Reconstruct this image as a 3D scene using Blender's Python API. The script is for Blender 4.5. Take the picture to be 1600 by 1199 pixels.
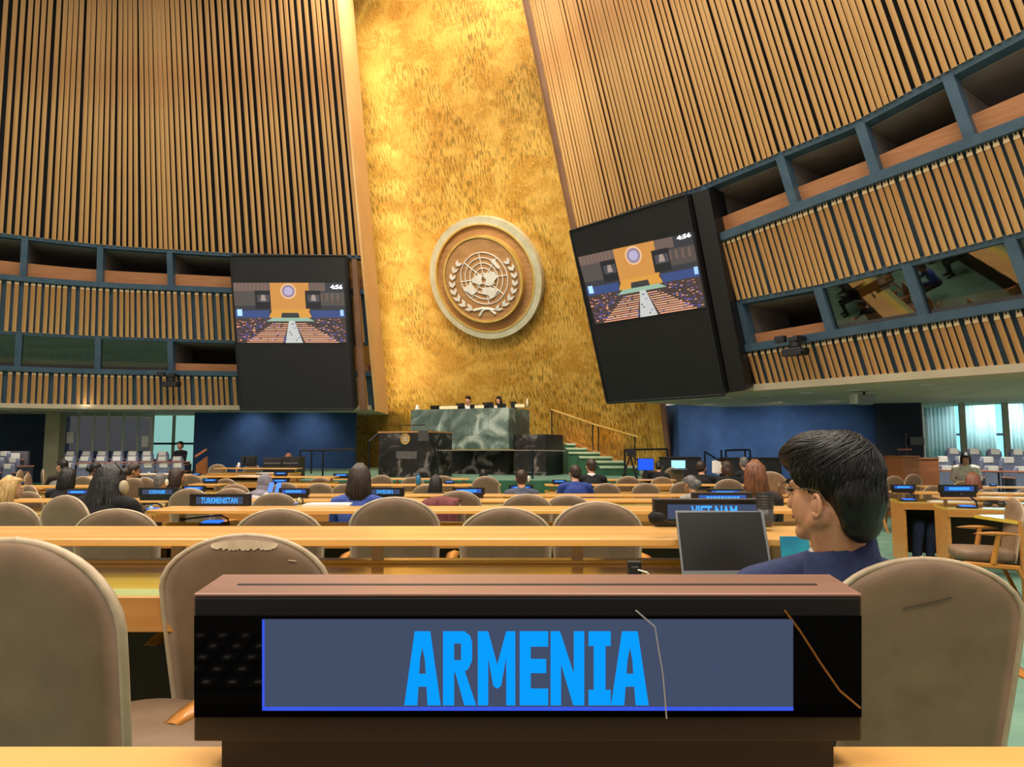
import bpy, math, random
import numpy as np
from mathutils import Vector, Matrix
for _o in list(bpy.data.objects): bpy.data.objects.remove(_o)
scene = bpy.context.scene
COL = scene.collection
random.seed(7)

# ------------------------------------------------------------------ camera
FPX = 1109.0
PITCH = math.atan(100/1109.0)
CAM = Vector((0, 0, 1.1))
cd = bpy.data.cameras.new('camera'); cam = bpy.data.objects.new('camera', cd); COL.objects.link(cam)
cam.location = CAM; cam.rotation_euler = (math.pi/2+PITCH, 0, 0)
cd.sensor_width = 36; cd.lens = 36*FPX/1600; cd.clip_start = .02; cd.clip_end = 200
scene.camera = cam

# ------------------------------------------------------------------ world, large lights, exposure
w = bpy.data.worlds.new('hall_light'); scene.world = w; w.use_nodes = True
wb = w.node_tree.nodes['Background']; wb.inputs[0].default_value = (1.0, .90, .78, 1); wb.inputs[1].default_value = .48
scene.view_settings.view_transform = 'Standard'; scene.view_settings.look = 'None'
scene.view_settings.exposure = 0.18; scene.view_settings.gamma = 1.0; scene.view_settings.use_curve_mapping = False

def area(name, loc, target, size, power, color=(1, .9, .76), sy=None):
    l = bpy.data.lights.new(name, 'AREA'); l.energy = power; l.color = color
    l.shape = 'RECTANGLE' if sy else 'DISK'; l.size = size
    if sy: l.size_y = sy
    o = bpy.data.objects.new(name, l); COL.objects.link(o); o.location = loc
    o.rotation_euler = (Vector(target)-Vector(loc)).to_track_quat('-Z', 'Y').to_euler(); return o
def spot(name, loc, target, power, angle, color=(1, .85, .6), blend=.6, rad=.1):
    l = bpy.data.lights.new(name, 'SPOT'); l.energy = power; l.color = color; l.spot_size = math.radians(angle); l.spot_blend = blend; l.shadow_soft_size = rad
    o = bpy.data.objects.new(name, l); COL.objects.link(o); o.location = loc
    o.rotation_euler = (Vector(target)-Vector(loc)).to_track_quat('-Z', 'Y').to_euler(); return o
# rings of ceiling luminaires of the domed hall
for i, (x, y, z, p) in enumerate([(-5, 3, 13, 1100), (3, 4, 13, 900), (-9, 11, 14, 1100), (0, 11, 14, 1100), (-4, 17, 14.5, 800), (-6, -6, 12, 1100), (3, -5, 12, 900)]):
    area('ceiling_light_%d' % i, (x, y, z), (x, y, 0), 5.0, p*.62)

# ------------------------------------------------------------------ pixel <-> world (1600 x 1199 frame)
_U = Vector((0, -math.sin(PITCH), math.cos(PITCH))); _W = Vector((0, math.cos(PITCH), math.sin(PITCH)))
def ray(px, py): return Vector(((px-800)/FPX, 0, 0)) + _U*((599.5-py)/FPX) + _W
def at(px, py, Y):
    r = ray(px, py); return CAM + r*(Y/r.y)
def atz(px, py, z):
    r = ray(px, py); return CAM + r*((z-CAM.z)/r.z)
def onplane(px, py, p0, n):
    r = ray(px, py); return CAM + r*((p0-CAM).dot(n)/r.dot(n))
def proj(P):
    d = Vector(P)-CAM; k = d.dot(_W); return 800+FPX*d.x/k, 599.5-FPX*d.dot(_U)/k

# ------------------------------------------------------------------ materials
def hx(s):
    c = [int(s[i:i+2], 16)/255 for i in (0, 2, 4)]
    return tuple((v/12.92 if v <= .04045 else ((v+.055)/1.055)**2.4) for v in c)
MATS = {}
def mat(name, c1, c2=None, rough=.5, metal=0., scale=(6, 6, 6), detail=4, bump=0., spec=.5, lo=.35, hi=.65, emit=None, estr=1., coat=0., noise_scale=1., distort=0.):
    if name in MATS: return MATS[name]
    m = bpy.data.materials.new(name); m.use_nodes = True; MATS[name] = m
    nt = m.node_tree; b = nt.nodes['Principled BSDF']
    c1 = hx(c1) if isinstance(c1, str) else c1
    b.inputs['Base Color'].default_value = (*c1, 1); b.inputs['Roughness'].default_value = rough; b.inputs['Metallic'].default_value = metal
    b.inputs['Specular IOR Level'].default_value = spec; b.inputs['Coat Weight'].default_value = coat; b.inputs['Coat Roughness'].default_value = .12
    if emit is not None:
        b.inputs['Emission Color'].default_value = (*(hx(emit) if isinstance(emit, str) else emit), 1); b.inputs['Emission Strength'].default_value = estr
    if c2 is not None or bump:
        c2 = c1 if c2 is None else (hx(c2) if isinstance(c2, str) else c2)
        tc = nt.nodes.new('ShaderNodeTexCoord'); mp = nt.nodes.new('ShaderNodeMapping'); nz = nt.nodes.new('ShaderNodeTexNoise'); rp = nt.nodes.new('ShaderNodeValToRGB')
        mp.inputs['Scale'].default_value = scale; nz.inputs['Scale'].default_value = noise_scale; nz.inputs['Detail'].default_value = detail; nz.inputs['Distortion'].default_value = distort
        nt.links.new(tc.outputs['Object'], mp.inputs[0]); nt.links.new(mp.outputs[0], nz.inputs['Vector']); nt.links.new(nz.outputs['Fac'], rp.inputs[0])
        rp.color_ramp.elements[0].position = lo; rp.color_ramp.elements[1].position = hi
        rp.color_ramp.elements[0].color = (*c1, 1); rp.color_ramp.elements[1].color = (*c2, 1)
        nt.links.new(rp.outputs[0], b.inputs['Base Color'])
        if bump:
            bp = nt.nodes.new('ShaderNodeBump'); bp.inputs['Strength'].default_value = bump; bp.inputs['Distance'].default_value = .02
            nt.links.new(nz.outputs['Fac'], bp.inputs['Height']); nt.links.new(bp.outputs[0], b.inputs['Normal'])
    return m
def glassmat(name, tint, refl=.15, rough=.02):
    m = bpy.data.materials.new(name); m.use_nodes = True; MATS[name] = m; nt = m.node_tree; nt.nodes.clear()
    o = nt.nodes.new('ShaderNodeOutputMaterial'); mx = nt.nodes.new('ShaderNodeMixShader'); t = nt.nodes.new('ShaderNodeBsdfTransparent'); g = nt.nodes.new('ShaderNodeBsdfGlossy')
    t.inputs[0].default_value = (*tint, 1); g.inputs['Roughness'].default_value = rough; mx.inputs[0].default_value = refl
    nt.links.new(t.outputs[0], mx.inputs[1]); nt.links.new(g.outputs[0], mx.inputs[2]); nt.links.new(mx.outputs[0], o.inputs[0]); return m

# ------------------------------------------------------------------ mesh builder
class MB:
    def __init__(s): s.v = []; s.f = []; s.mi = []; s.cm = 0
    def add(s, vs, fs):
        b = len(s.v); s.v += [tuple(v) for v in vs]; s.f += [tuple(b+i for i in f) for f in fs]; s.mi += [s.cm]*len(fs); return s
    def box(s, x0, x1, y0, y1, z0, z1):
        return s.add([(x0, y0, z0), (x1, y0, z0), (x1, y1, z0), (x0, y1, z0), (x0, y0, z1), (x1, y0, z1), (x1, y1, z1), (x0, y1, z1)],
                     [(0, 3, 2, 1), (4, 5, 6, 7), (0, 1, 5, 4), (1, 2, 6, 5), (2, 3, 7, 6), (3, 0, 4, 7)])
    def hexa(s, p):  # 8 points: bottom 4 ccw, top 4
        return s.add(p, [(0, 3, 2, 1), (4, 5, 6, 7), (0, 1, 5, 4), (1, 2, 6, 5), (2, 3, 7, 6), (3, 0, 4, 7)])
    def prism(s, poly, d):  # polygon of 3-D points, extruded by vector d
        n = len(poly); d = Vector(d); a = [Vector(p) for p in poly]
        return s.add(a+[p+d for p in a], [tuple(range(n))[::-1], tuple(range(n, 2*n))]+[(i, (i+1) % n, n+(i+1) % n, n+i) for i in range(n)])
    def tube(s, pts, r, seg=8, cap=True):
        pts = [Vector(p) for p in pts]; n = len(pts); rr = r if isinstance(r, (list, tuple)) else [r]*n
        vs = []; fs = []; prev = None
        for i in range(n):
            t = (pts[min(i+1, n-1)]-pts[max(i-1, 0)]).normalized()
            a = prev if prev is not None and abs(prev.dot(t)) < .95 else (Vector((0, 0, 1)) if abs(t.z) < .9 else Vector((1, 0, 0)))
            u = (a-t*a.dot(t)).normalized(); v = t.cross(u); prev = u
            for k in range(seg):
                an = 2*math.pi*k/seg; vs.append(pts[i]+(u*math.cos(an)+v*math.sin(an))*rr[i])
        for i in range(n-1):
            for k in range(seg):
                fs.append((i*seg+k, i*seg+(k+1) % seg, (i+1)*seg+(k+1) % seg, (i+1)*seg+k))
        if cap: fs += [tuple(range(seg))[::-1], tuple(range((n-1)*seg, n*seg))]
        return s.add(vs, fs)
    def ell(s, c, r, seg=14, rings=9, M=None):
        c = Vector(c); r = (r, r, r) if not isinstance(r, (tuple, list)) else r; vs = []; fs = []
        def P(x, y, z):
            p = Vector((x*r[0], y*r[1], z*r[2])); 
            return c+(M @ p if M else p)
        vs.append(P(0, 0, -1))
        for i in range(1, rings):
            th = -math.pi/2+math.pi*i/rings
            for k in range(seg):
                a = 2*math.pi*k/seg; vs.append(P(math.cos(th)*math.cos(a), math.cos(th)*math.sin(a), math.sin(th)))
        vs.append(P(0, 0, 1)); L = len(vs)-1
        for k in range(seg): fs.append((0, 1+(k+1) % seg, 1+k)); fs.append((L, L-seg+k, L-seg+(k+1) % seg))
        for i in range(rings-2):
            for k in range(seg): fs.append((1+i*seg+k, 1+i*seg+(k+1) % seg, 1+(i+1)*seg+(k+1) % seg, 1+(i+1)*seg+k))
        return s.add(vs, fs)
    def lathe(s, prof, c=(0, 0, 0), seg=20):  # (r,z) profile around z
        c = Vector(c); vs = []; fs = []; n = len(prof)
        for r, z in prof:
            for k in range(seg):
                a = 2*math.pi*k/seg; vs.append(c+Vector((r*math.cos(a), r*math.sin(a), z)))
        for i in range(n-1):
            for k in range(seg): fs.append((i*seg+k, i*seg+(k+1) % seg, (i+1)*seg+(k+1) % seg, (i+1)*seg+k))
        fs += [tuple(range(seg))[::-1], tuple(range((n-1)*seg, n*seg))]
        return s.add(vs, fs)
    def grid(s, rows, closed=False):  # list of rows of points
        n = len(rows[0]); vs = [p for r in rows for p in r]; fs = []
        for i in range(len(rows)-1):
            for k in range(n if closed else n-1): fs.append((i*n+k, i*n+(k+1) % n, (i+1)*n+(k+1) % n, (i+1)*n+k))
        return s.add(vs, fs)
    def mesh(s, name, mats, smooth=False):
        me = bpy.data.meshes.new(name); me.from_pydata([tuple(v) for v in s.v], [], s.f)
        for m in (mats if isinstance(mats, (list, tuple)) else [mats]): me.materials.append(m)
        if any(s.mi): me.polygons.foreach_set('material_index', s.mi)
        if smooth: me.polygons.foreach_set('use_smooth', [True]*len(s.f))
        me.update(); return me
    def build(s, name, mats, parent=None, smooth=False, bevel=0., **tags):
        return link(name, s.mesh(name, mats, smooth), parent, bevel, **tags)
def link(name, me, parent=None, bevel=0., mtx=None, **tags):
    o = bpy.data.objects.new(name, me); COL.objects.link(o)
    if parent is not None: o.parent = parent
    if mtx is not None: o.matrix_local = mtx
    if bevel:
        b = o.modifiers.new('bevel', 'BEVEL'); b.width = bevel; b.segments = 2; b.limit_method = 'ANGLE'; b.angle_limit = math.radians(40)
    tag(o, **tags); return o
def tag(o, label=None, cat=None, group=None, kind=None):
    if label: o['label'] = label
    if cat: o['category'] = cat
    if group: o['group'] = group
    if kind: o['kind'] = kind
    return o
def thing(name, label, cat, loc=(0, 0, 0), rz=0., group=None, scale=1.):
    o = bpy.data.objects.new(name, None); COL.objects.link(o); o.location = loc; o.rotation_euler = (0, 0, rz); o.empty_display_size = .1
    o.scale = (scale,)*3 if not isinstance(scale, (tuple, list)) else scale
    return tag(o, label, cat, group)
def copy_tree(src, parent=None):
    c = src.copy(); COL.objects.link(c)
    if parent is not None: c.parent = parent
    for ch in list(src.children): copy_tree(ch, c)
    return c
def textmesh(s, width, height, bold=.02):
    cu = bpy.data.curves.new('txt', 'FONT'); cu.body = s; cu.offset = bold; cu.align_x = 'LEFT'; cu.resolution_u = 2
    o = bpy.data.objects.new('txt', cu); COL.objects.link(o); dg = bpy.context.evaluated_depsgraph_get(); dg.update()
    me = bpy.data.meshes.new_from_object(o.evaluated_get(dg)); bpy.data.objects.remove(o)
    co = np.array([v.co for v in me.vertices]); a = co.min(0); b = co.max(0)
    vs = [((p[0]-(a[0]+b[0])/2)/(b[0]-a[0])*width, 0, (p[1]-a[1])/(b[1]-a[1])*height) for p in co]
    fs = [tuple(p.vertices) for p in me.polygons]; bpy.data.meshes.remove(me); return vs, fs   # in x-z plane, centred in x

# common materials
M_slat = mat('slat_wood', 'b5804a', 'cfa166', rough=.5, scale=(14, 14, .5), detail=5)
M_dark = mat('wall_backing', '1a1b1f', '24262b', rough=.9, scale=(2, 2, 2))
M_blueg = mat('blue_grey_paint', '42586c', '4d6478', rough=.5, scale=(3, 3, 3))
M_parapet = mat('parapet_wood', 'b8784e', 'c58a60', rough=.45, scale=(2, 2, 30))
M_booth = mat('booth_interior', '3c3631', '47403a', rough=.9, scale=(2, 2, 2))
M_fin = mat('booth_partition', '8a7c78', '968882', rough=.8, scale=(3, 3, 3))
M_black = mat('black_plastic', '17171a', '1e1e21', rough=.45, scale=(20, 20, 20))
M_soffit = mat('soffit_plaster', 'd2c0a4', 'dccbb0', rough=.8, scale=(2, 2, 2))
M_bluewall = mat('blue_wall_fabric', '20406c', '2a4c7a', rough=.85, scale=(2.5, 2.5, 2.5), detail=8)
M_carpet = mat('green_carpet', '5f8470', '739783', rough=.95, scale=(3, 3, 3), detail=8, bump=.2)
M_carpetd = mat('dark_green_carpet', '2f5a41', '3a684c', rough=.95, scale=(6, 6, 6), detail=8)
M_white = mat('white_plastic', 'e6e2da', rough=.5)
M_lamp = mat('lamp_glow', 'ffffff', emit='fff1d8', estr=6.)
M_metal = mat('dark_metal', '23262c', rough=.4, metal=.6)
M_chrome = mat('brushed_steel', 'a8a8a8', rough=.3, metal=1.)

# ------------------------------------------------------------------ hall walls
ZS = CAM.z+1.27
def curve(ctrl, n=400):
    c = np.array(ctrl, float); out = []; m = len(c); k_ = n//(m-1)
    for i in range(m-1):
        p1 = c[i]; p2 = c[i+1]; p0 = 2*p1-p2 if i == 0 else c[i-1]; p3 = 2*p2-p1 if i == m-2 else c[i+2]
        for k in range(k_):
            t = k/k_; out.append(.5*(2*p1+(p2-p0)*t+(2*p0-5*p1+4*p2-p3)*t*t+(3*p1-p0-3*p2+p3)*t**3))
    out.append(c[-1]); return np.array(out)
class HallWall:
    def __init__(s, ctrl):
        s.c = curve(ctrl); s.n = len(s.c)
        b = s.c[:, :2]; t = np.gradient(b, axis=0); t /= np.linalg.norm(t, axis=1)[:, None]; s.t = t
        h = np.stack([-t[:, 1], t[:, 0]], 1); sg = np.sign(((np.array([-2, 6])-b)*h).sum(1)); s.h = h*sg[:, None]
        s.arc = np.concatenate([[0], np.cumsum(np.linalg.norm(np.diff(b, axis=0), axis=1))])
    def at(s, i, z, off=0.):
        i = min(max(i, 0), s.n-1); k = int(min(i, s.n-2)); f = i-k
        c = s.c[k]*(1-f)+s.c[k+1]*f; h = s.h[k]*(1-f)+s.h[k+1]*f
        return Vector((c[0]+c[2]*(z-ZS)+h[0]*off, c[1]+c[3]*(z-ZS)+h[1]*off, z))
    def tan(s, i): k = int(min(max(i, 0), s.n-1)); return Vector((s.t[k][0], s.t[k][1], 0))
    def idx_arc(s, a): return float(np.interp(a, s.arc, np.arange(s.n)))
    def idx_px(s, px, py):
        best = None
        for i in range(s.n):
            lo, hi = 1.2, 20
            for _ in range(25):
                m = (lo+hi)/2
                if proj(s.at(i, m))[1] > py: lo = m
                else: hi = m
            e = abs(proj(s.at(i, lo))[0]-px)
            if best is None or e < best[0]: best = (e, i, lo)
        return best[1], best[2]
    def sweep(s, mb, i0, i1, z0, z1, o0, o1, step=8):
        ii = list(np.arange(i0, i1, step))+[i1]
        rows = []
        for i in ii:
            za = z0(i) if callable(z0) else z0; zb = z1(i) if callable(z1) else z1
            rows.append([s.at(i, za, o0), s.at(i, zb, o0), s.at(i, zb, o1), s.at(i, za, o1)])
        mb.grid(rows, closed=True); b = len(mb.v); n = len(rows)*4
        mb.f += [(b-n, b-n+1, b-n+2, b-n+3), (b-1, b-2, b-3, b-4)]; mb.mi += [0, 0]; return mb
def lerpf(xs, ys, add=0.): return lambda i: float(np.interp(i, xs, ys))+add

def build_wall(side, W, Z, pitch, width, i0, i1, zt, posts_up, posts_lo, glass_lo, lo_start, seedv):
    rnd = random.Random(seedv); ib = 372 if side == 'left' else i1
    mb = MB(); W.sweep(mb, i0, i1, Z['U0'], zt, -.16, -.5)
    wall = mb.build('wall_'+side, M_dark, kind='structure')
    # backing bands of the balcony fronts, rails, beams
    for a, b in (('t1b', 't1t'), ('t2b', 't2t')):
        mb = MB(); W.sweep(mb, i0, i1, Z[a], Z[b], -.12, -.24); mb.build('balcony_band', M_blueg, wall)
    for a in ('t1t', 't2t'):
        mb = MB(); W.sweep(mb, i0, i1, lambda i: Z[a](i)-.02, lambda i: Z[a](i)+.13, .06, -.2); mb.build('rail', M_blueg, wall)
    for a in ('U0', 't1b'):
        mb = MB(); W.sweep(mb, i0, i1, lambda i: Z[a](i)-.11, lambda i: Z[a](i), -.04, -.34); mb.build('beam', M_blueg, wall)
    # slats
    def slatmesh(L, gable):
        w2 = width/2; m = MB(); zt_ = L/2
        if gable:
            front = [(-w2, 0, -L/2), (w2, 0, -L/2), (w2, 0, zt_-.10), (0, -.02, zt_+.07), (-w2, 0, zt_-.10)]
        else: front = [(-w2, 0, -L/2), (w2, 0, -L/2), (w2, 0, zt_), (-w2, 0, zt_)]
        # shallow folded front: ridge forward, flanks running back to a narrow spine
        prof = [(-w2, 0), (0, .012), (w2, 0), (w2*.2, -.08), (-w2*.2, -.08)]
        top = [zt_-.11, zt_-.13, zt_-.11, zt_+.05, zt_+.05] if gable else [zt_]*5
        vs = [(x, y, -L/2) for x, y in prof]+[(x, y, t) for (x, y), t in zip(prof, top)]
        m.add(vs, [(4, 3, 2, 1, 0), (5, 6, 7, 8, 9)]+[(i, (i+1) % 5, 5+(i+1) % 5, 5+i) for i in range(5)])
        if gable:  # pale cut rim with a dark hollow
            m.cm = 1; m.add([(-w2*1.05, .014, zt_-.13), (w2*1.05, .014, zt_-.13), (w2*.3, -.06, zt_+.07), (-w2*.3, -.06, zt_+.07)], [(0, 1, 2, 3)])
            m.cm = 2; m.add([(-w2*.42, .0, zt_-.075), (w2*.42, .0, zt_-.075), (0, -.035, zt_+.02)], [(0, 1, 2)])
        return m.mesh('slat', [M_slat, mat('slat_cut_edge', 'dfc193', rough=.5), M_black])
    a0 = np.interp(i0, range(W.n), W.arc); a1 = np.interp(i1, range(W.n), W.arc)
    for ti, (za, zb, gable) in enumerate(((Z['U0'], lambda i: zt, False), (Z['t1b'], Z['t1t'], True), (Z['t2b'], Z['t2t'], True))):
        im = (i0+i1)/2; L0 = (W.at(im, zb(im))-W.at(im, za(im))).length; me = slatmesh(L0, gable)
        a = a0+.05; k = 0
        while a < a1-.03:
            i = W.idx_arc(a); p0 = W.at(i, za(i)-.03); p1 = W.at(i, zb(i)+(.02 if gable else 0)); ax = (p1-p0); L = ax.length; ax /= L
            t = W.tan(i); hz = Vector((W.h[int(i)][0], W.h[int(i)][1], 0)); x = (t-ax*t.dot(ax)).normalized(); y = ax.cross(x)
            if y.dot(hz) < 0: x = -x; y = ax.cross(x)
            c = (p0+p1)/2
            mt = Matrix(((x.x, y.x, ax.x*L/L0, c.x), (x.y, y.y, ax.y*L/L0, c.y), (x.z, y.z, ax.z*L/L0, c.z), (0, 0, 0, 1)))
            link('slat', me, wall, mtx=mt)
            a += pitch*(1+rnd.choice([-.16, -.08, 0, .02, .22])); k += 1
    # openings: posts, parapets, partitions, back walls, panes
    for ti, (zr, zb, posts, glassy) in enumerate((('t1t', 'U0', posts_up, ()), ('t2t', 't1b', posts_lo, glass_lo))):
        zlo = lambda i: Z[zr](i)+.12; zhi = lambda i: Z[zb](i)-.09
        mb = MB(); W.sweep(mb, i0, ib, lambda i: Z[zr](i)-.5, lambda i: Z[zb](i)+.3, -2.6, -2.8); mb.build('booth_back', M_booth, wall)
        mb = MB(); W.sweep(mb, i0, ib, lambda i: Z[zb](i)-.12, lambda i: Z[zb](i)+.1, -.3, -2.7); mb.build('booth_ceiling', M_fin, wall)
        mb = MB(); W.sweep(mb, i0, ib, lambda i: Z[zr](i)-.25, lambda i: Z[zr](i)-.1, -.2, -2.7); mb.build('booth_floor', M_booth, wall)
        ids = [W.idx_px(px, py)[0] for px, py in posts]
        for i in ids:
            t = W.tan(i)*.085; t2 = W.tan(i)*.03; m = MB(); b = MB(); p = []; q = []
            for z in (zlo(i)-.03, zhi(i)+.03):
                p += [W.at(i, z, -.02)-t, W.at(i, z, -.02)+t, W.at(i, z, -.26)+t, W.at(i, z, -.26)-t]
                q += [W.at(i, z, -.24)-t2, W.at(i, z, -.24)+t2, W.at(i, z, -1.9)+t2, W.at(i, z, -1.9)-t2]
            m.hexa(p).build('post', M_blueg, wall); b.hexa(q).build('partition', M_fin, wall)
        edges = sorted([i0]+ids+[i1])
        for k, (ea, eb) in enumerate(zip(edges[:-1], edges[1:])):
            if eb-ea < 2: continue
            mb = MB(); W.sweep(mb, ea+.3, eb-.3, lambda i: zlo(i)-.05, lambda i: zlo(i)+.40*(zhi(i)-zlo(i)) if ti == 0 else zlo(i)+.28*(zhi(i)-zlo(i)), -.22, -.28, 4)
            mb.build('parapet', M_parapet, wall)
            if k in glassy:
                mb = MB(); W.sweep(mb, ea+.3, eb-.3, zlo, zhi, -.12, -.135, 4); mb.build('pane', MATS['booth_glass'], wall)
    return wall

glassmat('booth_glass', (.6, .62, .58), .16)
WL = HallWall([(-26, 16.5, .30, -.22), (-16.1, 22.3, .232, -.324), (-10.2, 23.5, .08, -.39), (-4.55, 23.6, -.03, -.42)])
WR = HallWall([(2.75, 19.2, -.24, -.28), (4.97, 16.2, -.316, -.246), (8.5, 11.7, -.4, -.15), (12.5, 6.5, -.45, -.05)])
ZL = dict(U0=lerpf([60, 130, 180, 298, 400], [7.55, 7.46, 7.36, 7.16, 7.08]), t1t=lerpf([60, 130, 290, 400], [6.24, 6.16, 6.0, 5.95]), t1b=lerpf([130, 198, 290, 400], [4.69, 4.65, 4.57, 4.52]),
          t2t=lerpf([132, 292, 400], [3.5, 3.45, 3.45]), t2b=lerpf([0, 400], [2.37, 2.37]))
ZR = dict(U0=lerpf([0, 150, 238, 299, 400], [6.78, 6.66, 6.82, 7.2, 7.9]), t1t=lerpf([0, 155, 290, 400], [5.45, 5.49, 5.92, 6.3]), t1b=lerpf([0, 201, 280, 400], [4.28, 4.3, 4.52, 4.8]),
          t2t=lerpf([0, 153, 272, 400], [3.2, 3.2, 3.36, 3.5]), t2b=lerpf([0, 400], [2.37, 2.37]))
wall_left = build_wall('left', WL, ZL, .212, .112, 75, 400, 15.5, [(35, 405), (155, 415), (265, 425), (366, 430)], [(28, 548), (153, 553), (265, 556), (372, 560)], (0, 1, 2), 0, 3)
wall_right = build_wall('right', WR, ZR, .145, .09, 0, 345, 13.5, [(1107, 330), (1232, 297), (1360, 250), (1500, 170)], [(1160, 505), (1285, 482), (1428, 452), (1592, 415)], (2, 3, 4), 0, 4)

# ------------------------------------------------------------------ gold wall
TH = math.radians(25); GN2 = Vector((-math.sin(TH), -math.cos(TH), 0)); GR = Vector((math.cos(TH), -math.sin(TH), 0)); GL = .42
GB = Vector((.15, 25.5, 1.1)); GUP = (Vector((0, 0, 1))+GN2*GL).normalized(); GNRM = GR.cross(GUP).normalized()
if GNRM.dot(Vector((0, -1, 0))) < 0: GNRM = -GNRM
def gold(px, py, off=0.): return onplane(px, py, GB+GNRM*off, GNRM)
def gmat():
    m = bpy.data.materials.new('gold_leaf'); m.use_nodes = True; nt = m.node_tree; b = nt.nodes['Principled BSDF']; L = nt.links.new
    tc = nt.nodes.new('ShaderNodeTexCoord')
    def dot(v):
        n = nt.nodes.new('ShaderNodeVectorMath'); n.operation = 'DOT_PRODUCT'; n.inputs[1].default_value = v; L(tc.outputs['Object'], n.inputs[0]); return n.outputs['Value']
    cb = nt.nodes.new('ShaderNodeCombineXYZ'); L(dot(GR), cb.inputs[0]); L(dot(GUP), cb.inputs[1])
    def nz(sx, sy, d, dist=0.):
        mp = nt.nodes.new('ShaderNodeMapping'); mp.inputs['Scale'].default_value = (sx, sy, 1); n = nt.nodes.new('ShaderNodeTexNoise'); n.inputs['Scale'].default_value = 1; n.inputs['Detail'].default_value = d; n.inputs['Distortion'].default_value = dist
        L(cb.outputs[0], mp.inputs[0]); L(mp.outputs[0], n.inputs['Vector']); return n.outputs['Fac']
    def mth(op, a, b_):
        n = nt.nodes.new('ShaderNodeMath'); n.operation = op; n.use_clamp = True
        for i, x in enumerate((a, b_)):
            if isinstance(x, (int, float)): n.inputs[i].default_value = x
            else: L(x, n.inputs[i])
        return n.outputs[0]
    def ramp(x, lo, hi):
        n = nt.nodes.new('ShaderNodeMapRange'); n.interpolation_type = 'SMOOTHSTEP'; n.inputs['From Min'].default_value = lo; n.inputs['From Max'].default_value = hi; L(x, n.inputs['Value']); return n.outputs['Result']
    dash = ramp(nz(20, 3.6, 3), .46, .62); mask = ramp(nz(.42, .38, 4, .6), .40, .60); fine = nz(20, 16, 2); blot = nz(1.3, 1.6, 4, .8)
    def mixc(f, a, c):
        n = nt.nodes.new('ShaderNodeMix'); n.data_type = 'RGBA'; L(f, n.inputs[0])
        for k, x in ((6, a), (7, c)):
            if isinstance(x, str): n.inputs[k].default_value = (*hx(x), 1)
            else: L(x, n.inputs[k])
        return n.outputs[2]
    base = mixc(ramp(blot, .35, .65), 'c98f2e', 'e6b352'); base = mixc(mth('MULTIPLY', ramp(fine, .5, .62), .35), base, 'f6cf80')
    col = mixc(mth('MULTIPLY', dash, mth('ADD', mth('MULTIPLY', mask, .6), .18)), base, '7a5f1e')
    L(col, b.inputs['Base Color']); b.inputs['Metallic'].default_value = .2; b.inputs['Roughness'].default_value = .45
    bp = nt.nodes.new('ShaderNodeBump'); bp.inputs['Strength'].default_value = .25; bp.inputs['Distance'].default_value = .03; L(dash, bp.inputs['Height']); L(bp.outputs[0], b.inputs['Normal']); return m
M_gold = gmat()
gw = MB(); q = [gold(520, 742), gold(1047, 735), gold(1032, 622), gold(905, 352), gold(832, 2), gold(815, -80), gold(500, -80), gold(520, 300)]
q = [Vector(p) for p in q]; gw.prism(q, -GNRM*.4); gw.build('wall_back', M_gold, kind='structure')
# narrow gold return to the right of the gold wall and its brown edge
M_edge = mat('brown_reveal', '6b4a36', '7a563e', rough=.6, scale=(2, 2, 2))
rt = MB(); a, b_, c, d = gold(1012, 625, .05), gold(1034, 625, .05), gold(1046, 740, .05), gold(1024, 740, .05)
rt.prism([a, b_, c, d], GNRM*.12); rt.build('trim_1', M_gold, kind='structure', bevel=.02)
rt = MB(); a, b_, c, d = gold(1034, 625, .05), gold(1040, 625, .05), gold(1053, 740, .05), gold(1047, 740, .05)
rt.prism([a, b_, c, d], GNRM*.3); rt.build('trim_2', M_edge, kind='structure')
# cream fin at the end of the left slat wall, brown edge board at the end of the right one
M_fincream = mat('cream_plaster', 'e8b878', 'f0c488', rough=.7, scale=(1, 1, 1))
fb = WL.at(400, 2.3, .05); ft = WL.at(400, 15.5, .05); dv = Vector((.12, 1.5, 0))
f_ = MB(); f_.hexa([fb+Vector((0, -.05, 0)), fb+Vector((.06, -.05, 0)), fb+dv+Vector((.06, 0, 0)), fb+dv, ft+Vector((0, -.05, 0)), ft+Vector((.06, -.05, 0)), ft+dv+Vector((.06, 0, 0)), ft+dv]); f_.build('trim_3', M_fincream, kind='structure')
fb = WR.at(0, 6.7, .02); ft = WR.at(0, 13.5, .02); dv = Vector((-.02, .35, 0)); e_ = Vector((-.1, 0, 0))
f_ = MB(); f_.hexa([fb+e_, fb, fb+dv, fb+dv+e_, ft+e_, ft, ft+dv, ft+dv+e_]); f_.build('trim_4', M_edge, kind='structure')
# hidden lamps of the gold niche: a column behind the left fin and a slot at the head
for k in range(11):
    z = 2.6+k*1.12; p = WL.at(400, z, 0)+Vector((-.55, 1.75, 0)); tg = p+Vector((1.2, 1.0, .12))
    spot('gold_niche_lamp_%d' % k, p, tg, 70, 120, (1, .84, .5), .9, .08)
for k, (x, e) in enumerate(((-5, 2600), (-1.5, 2600))): spot('stage_wash_%d' % k, (x, 11, 14), (1.5+x*.2, 25, 3.5), e, 48, (1, .88, .66), .8, .4)
tp = gold(680, -60, 2.2); area('gold_head_slot', tp, gold(690, 60), 5.5, 120, (1, .84, .55), .5)
for k, x in enumerate((900, 930, 958)):
    p = gold(x, 640, .5); spot('stair_wall_lamp_%d' % k, Vector((p.x, p.y, .9)), gold(x-15, 690), 14, 90, (1, .7, .3), .9, .05)

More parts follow.
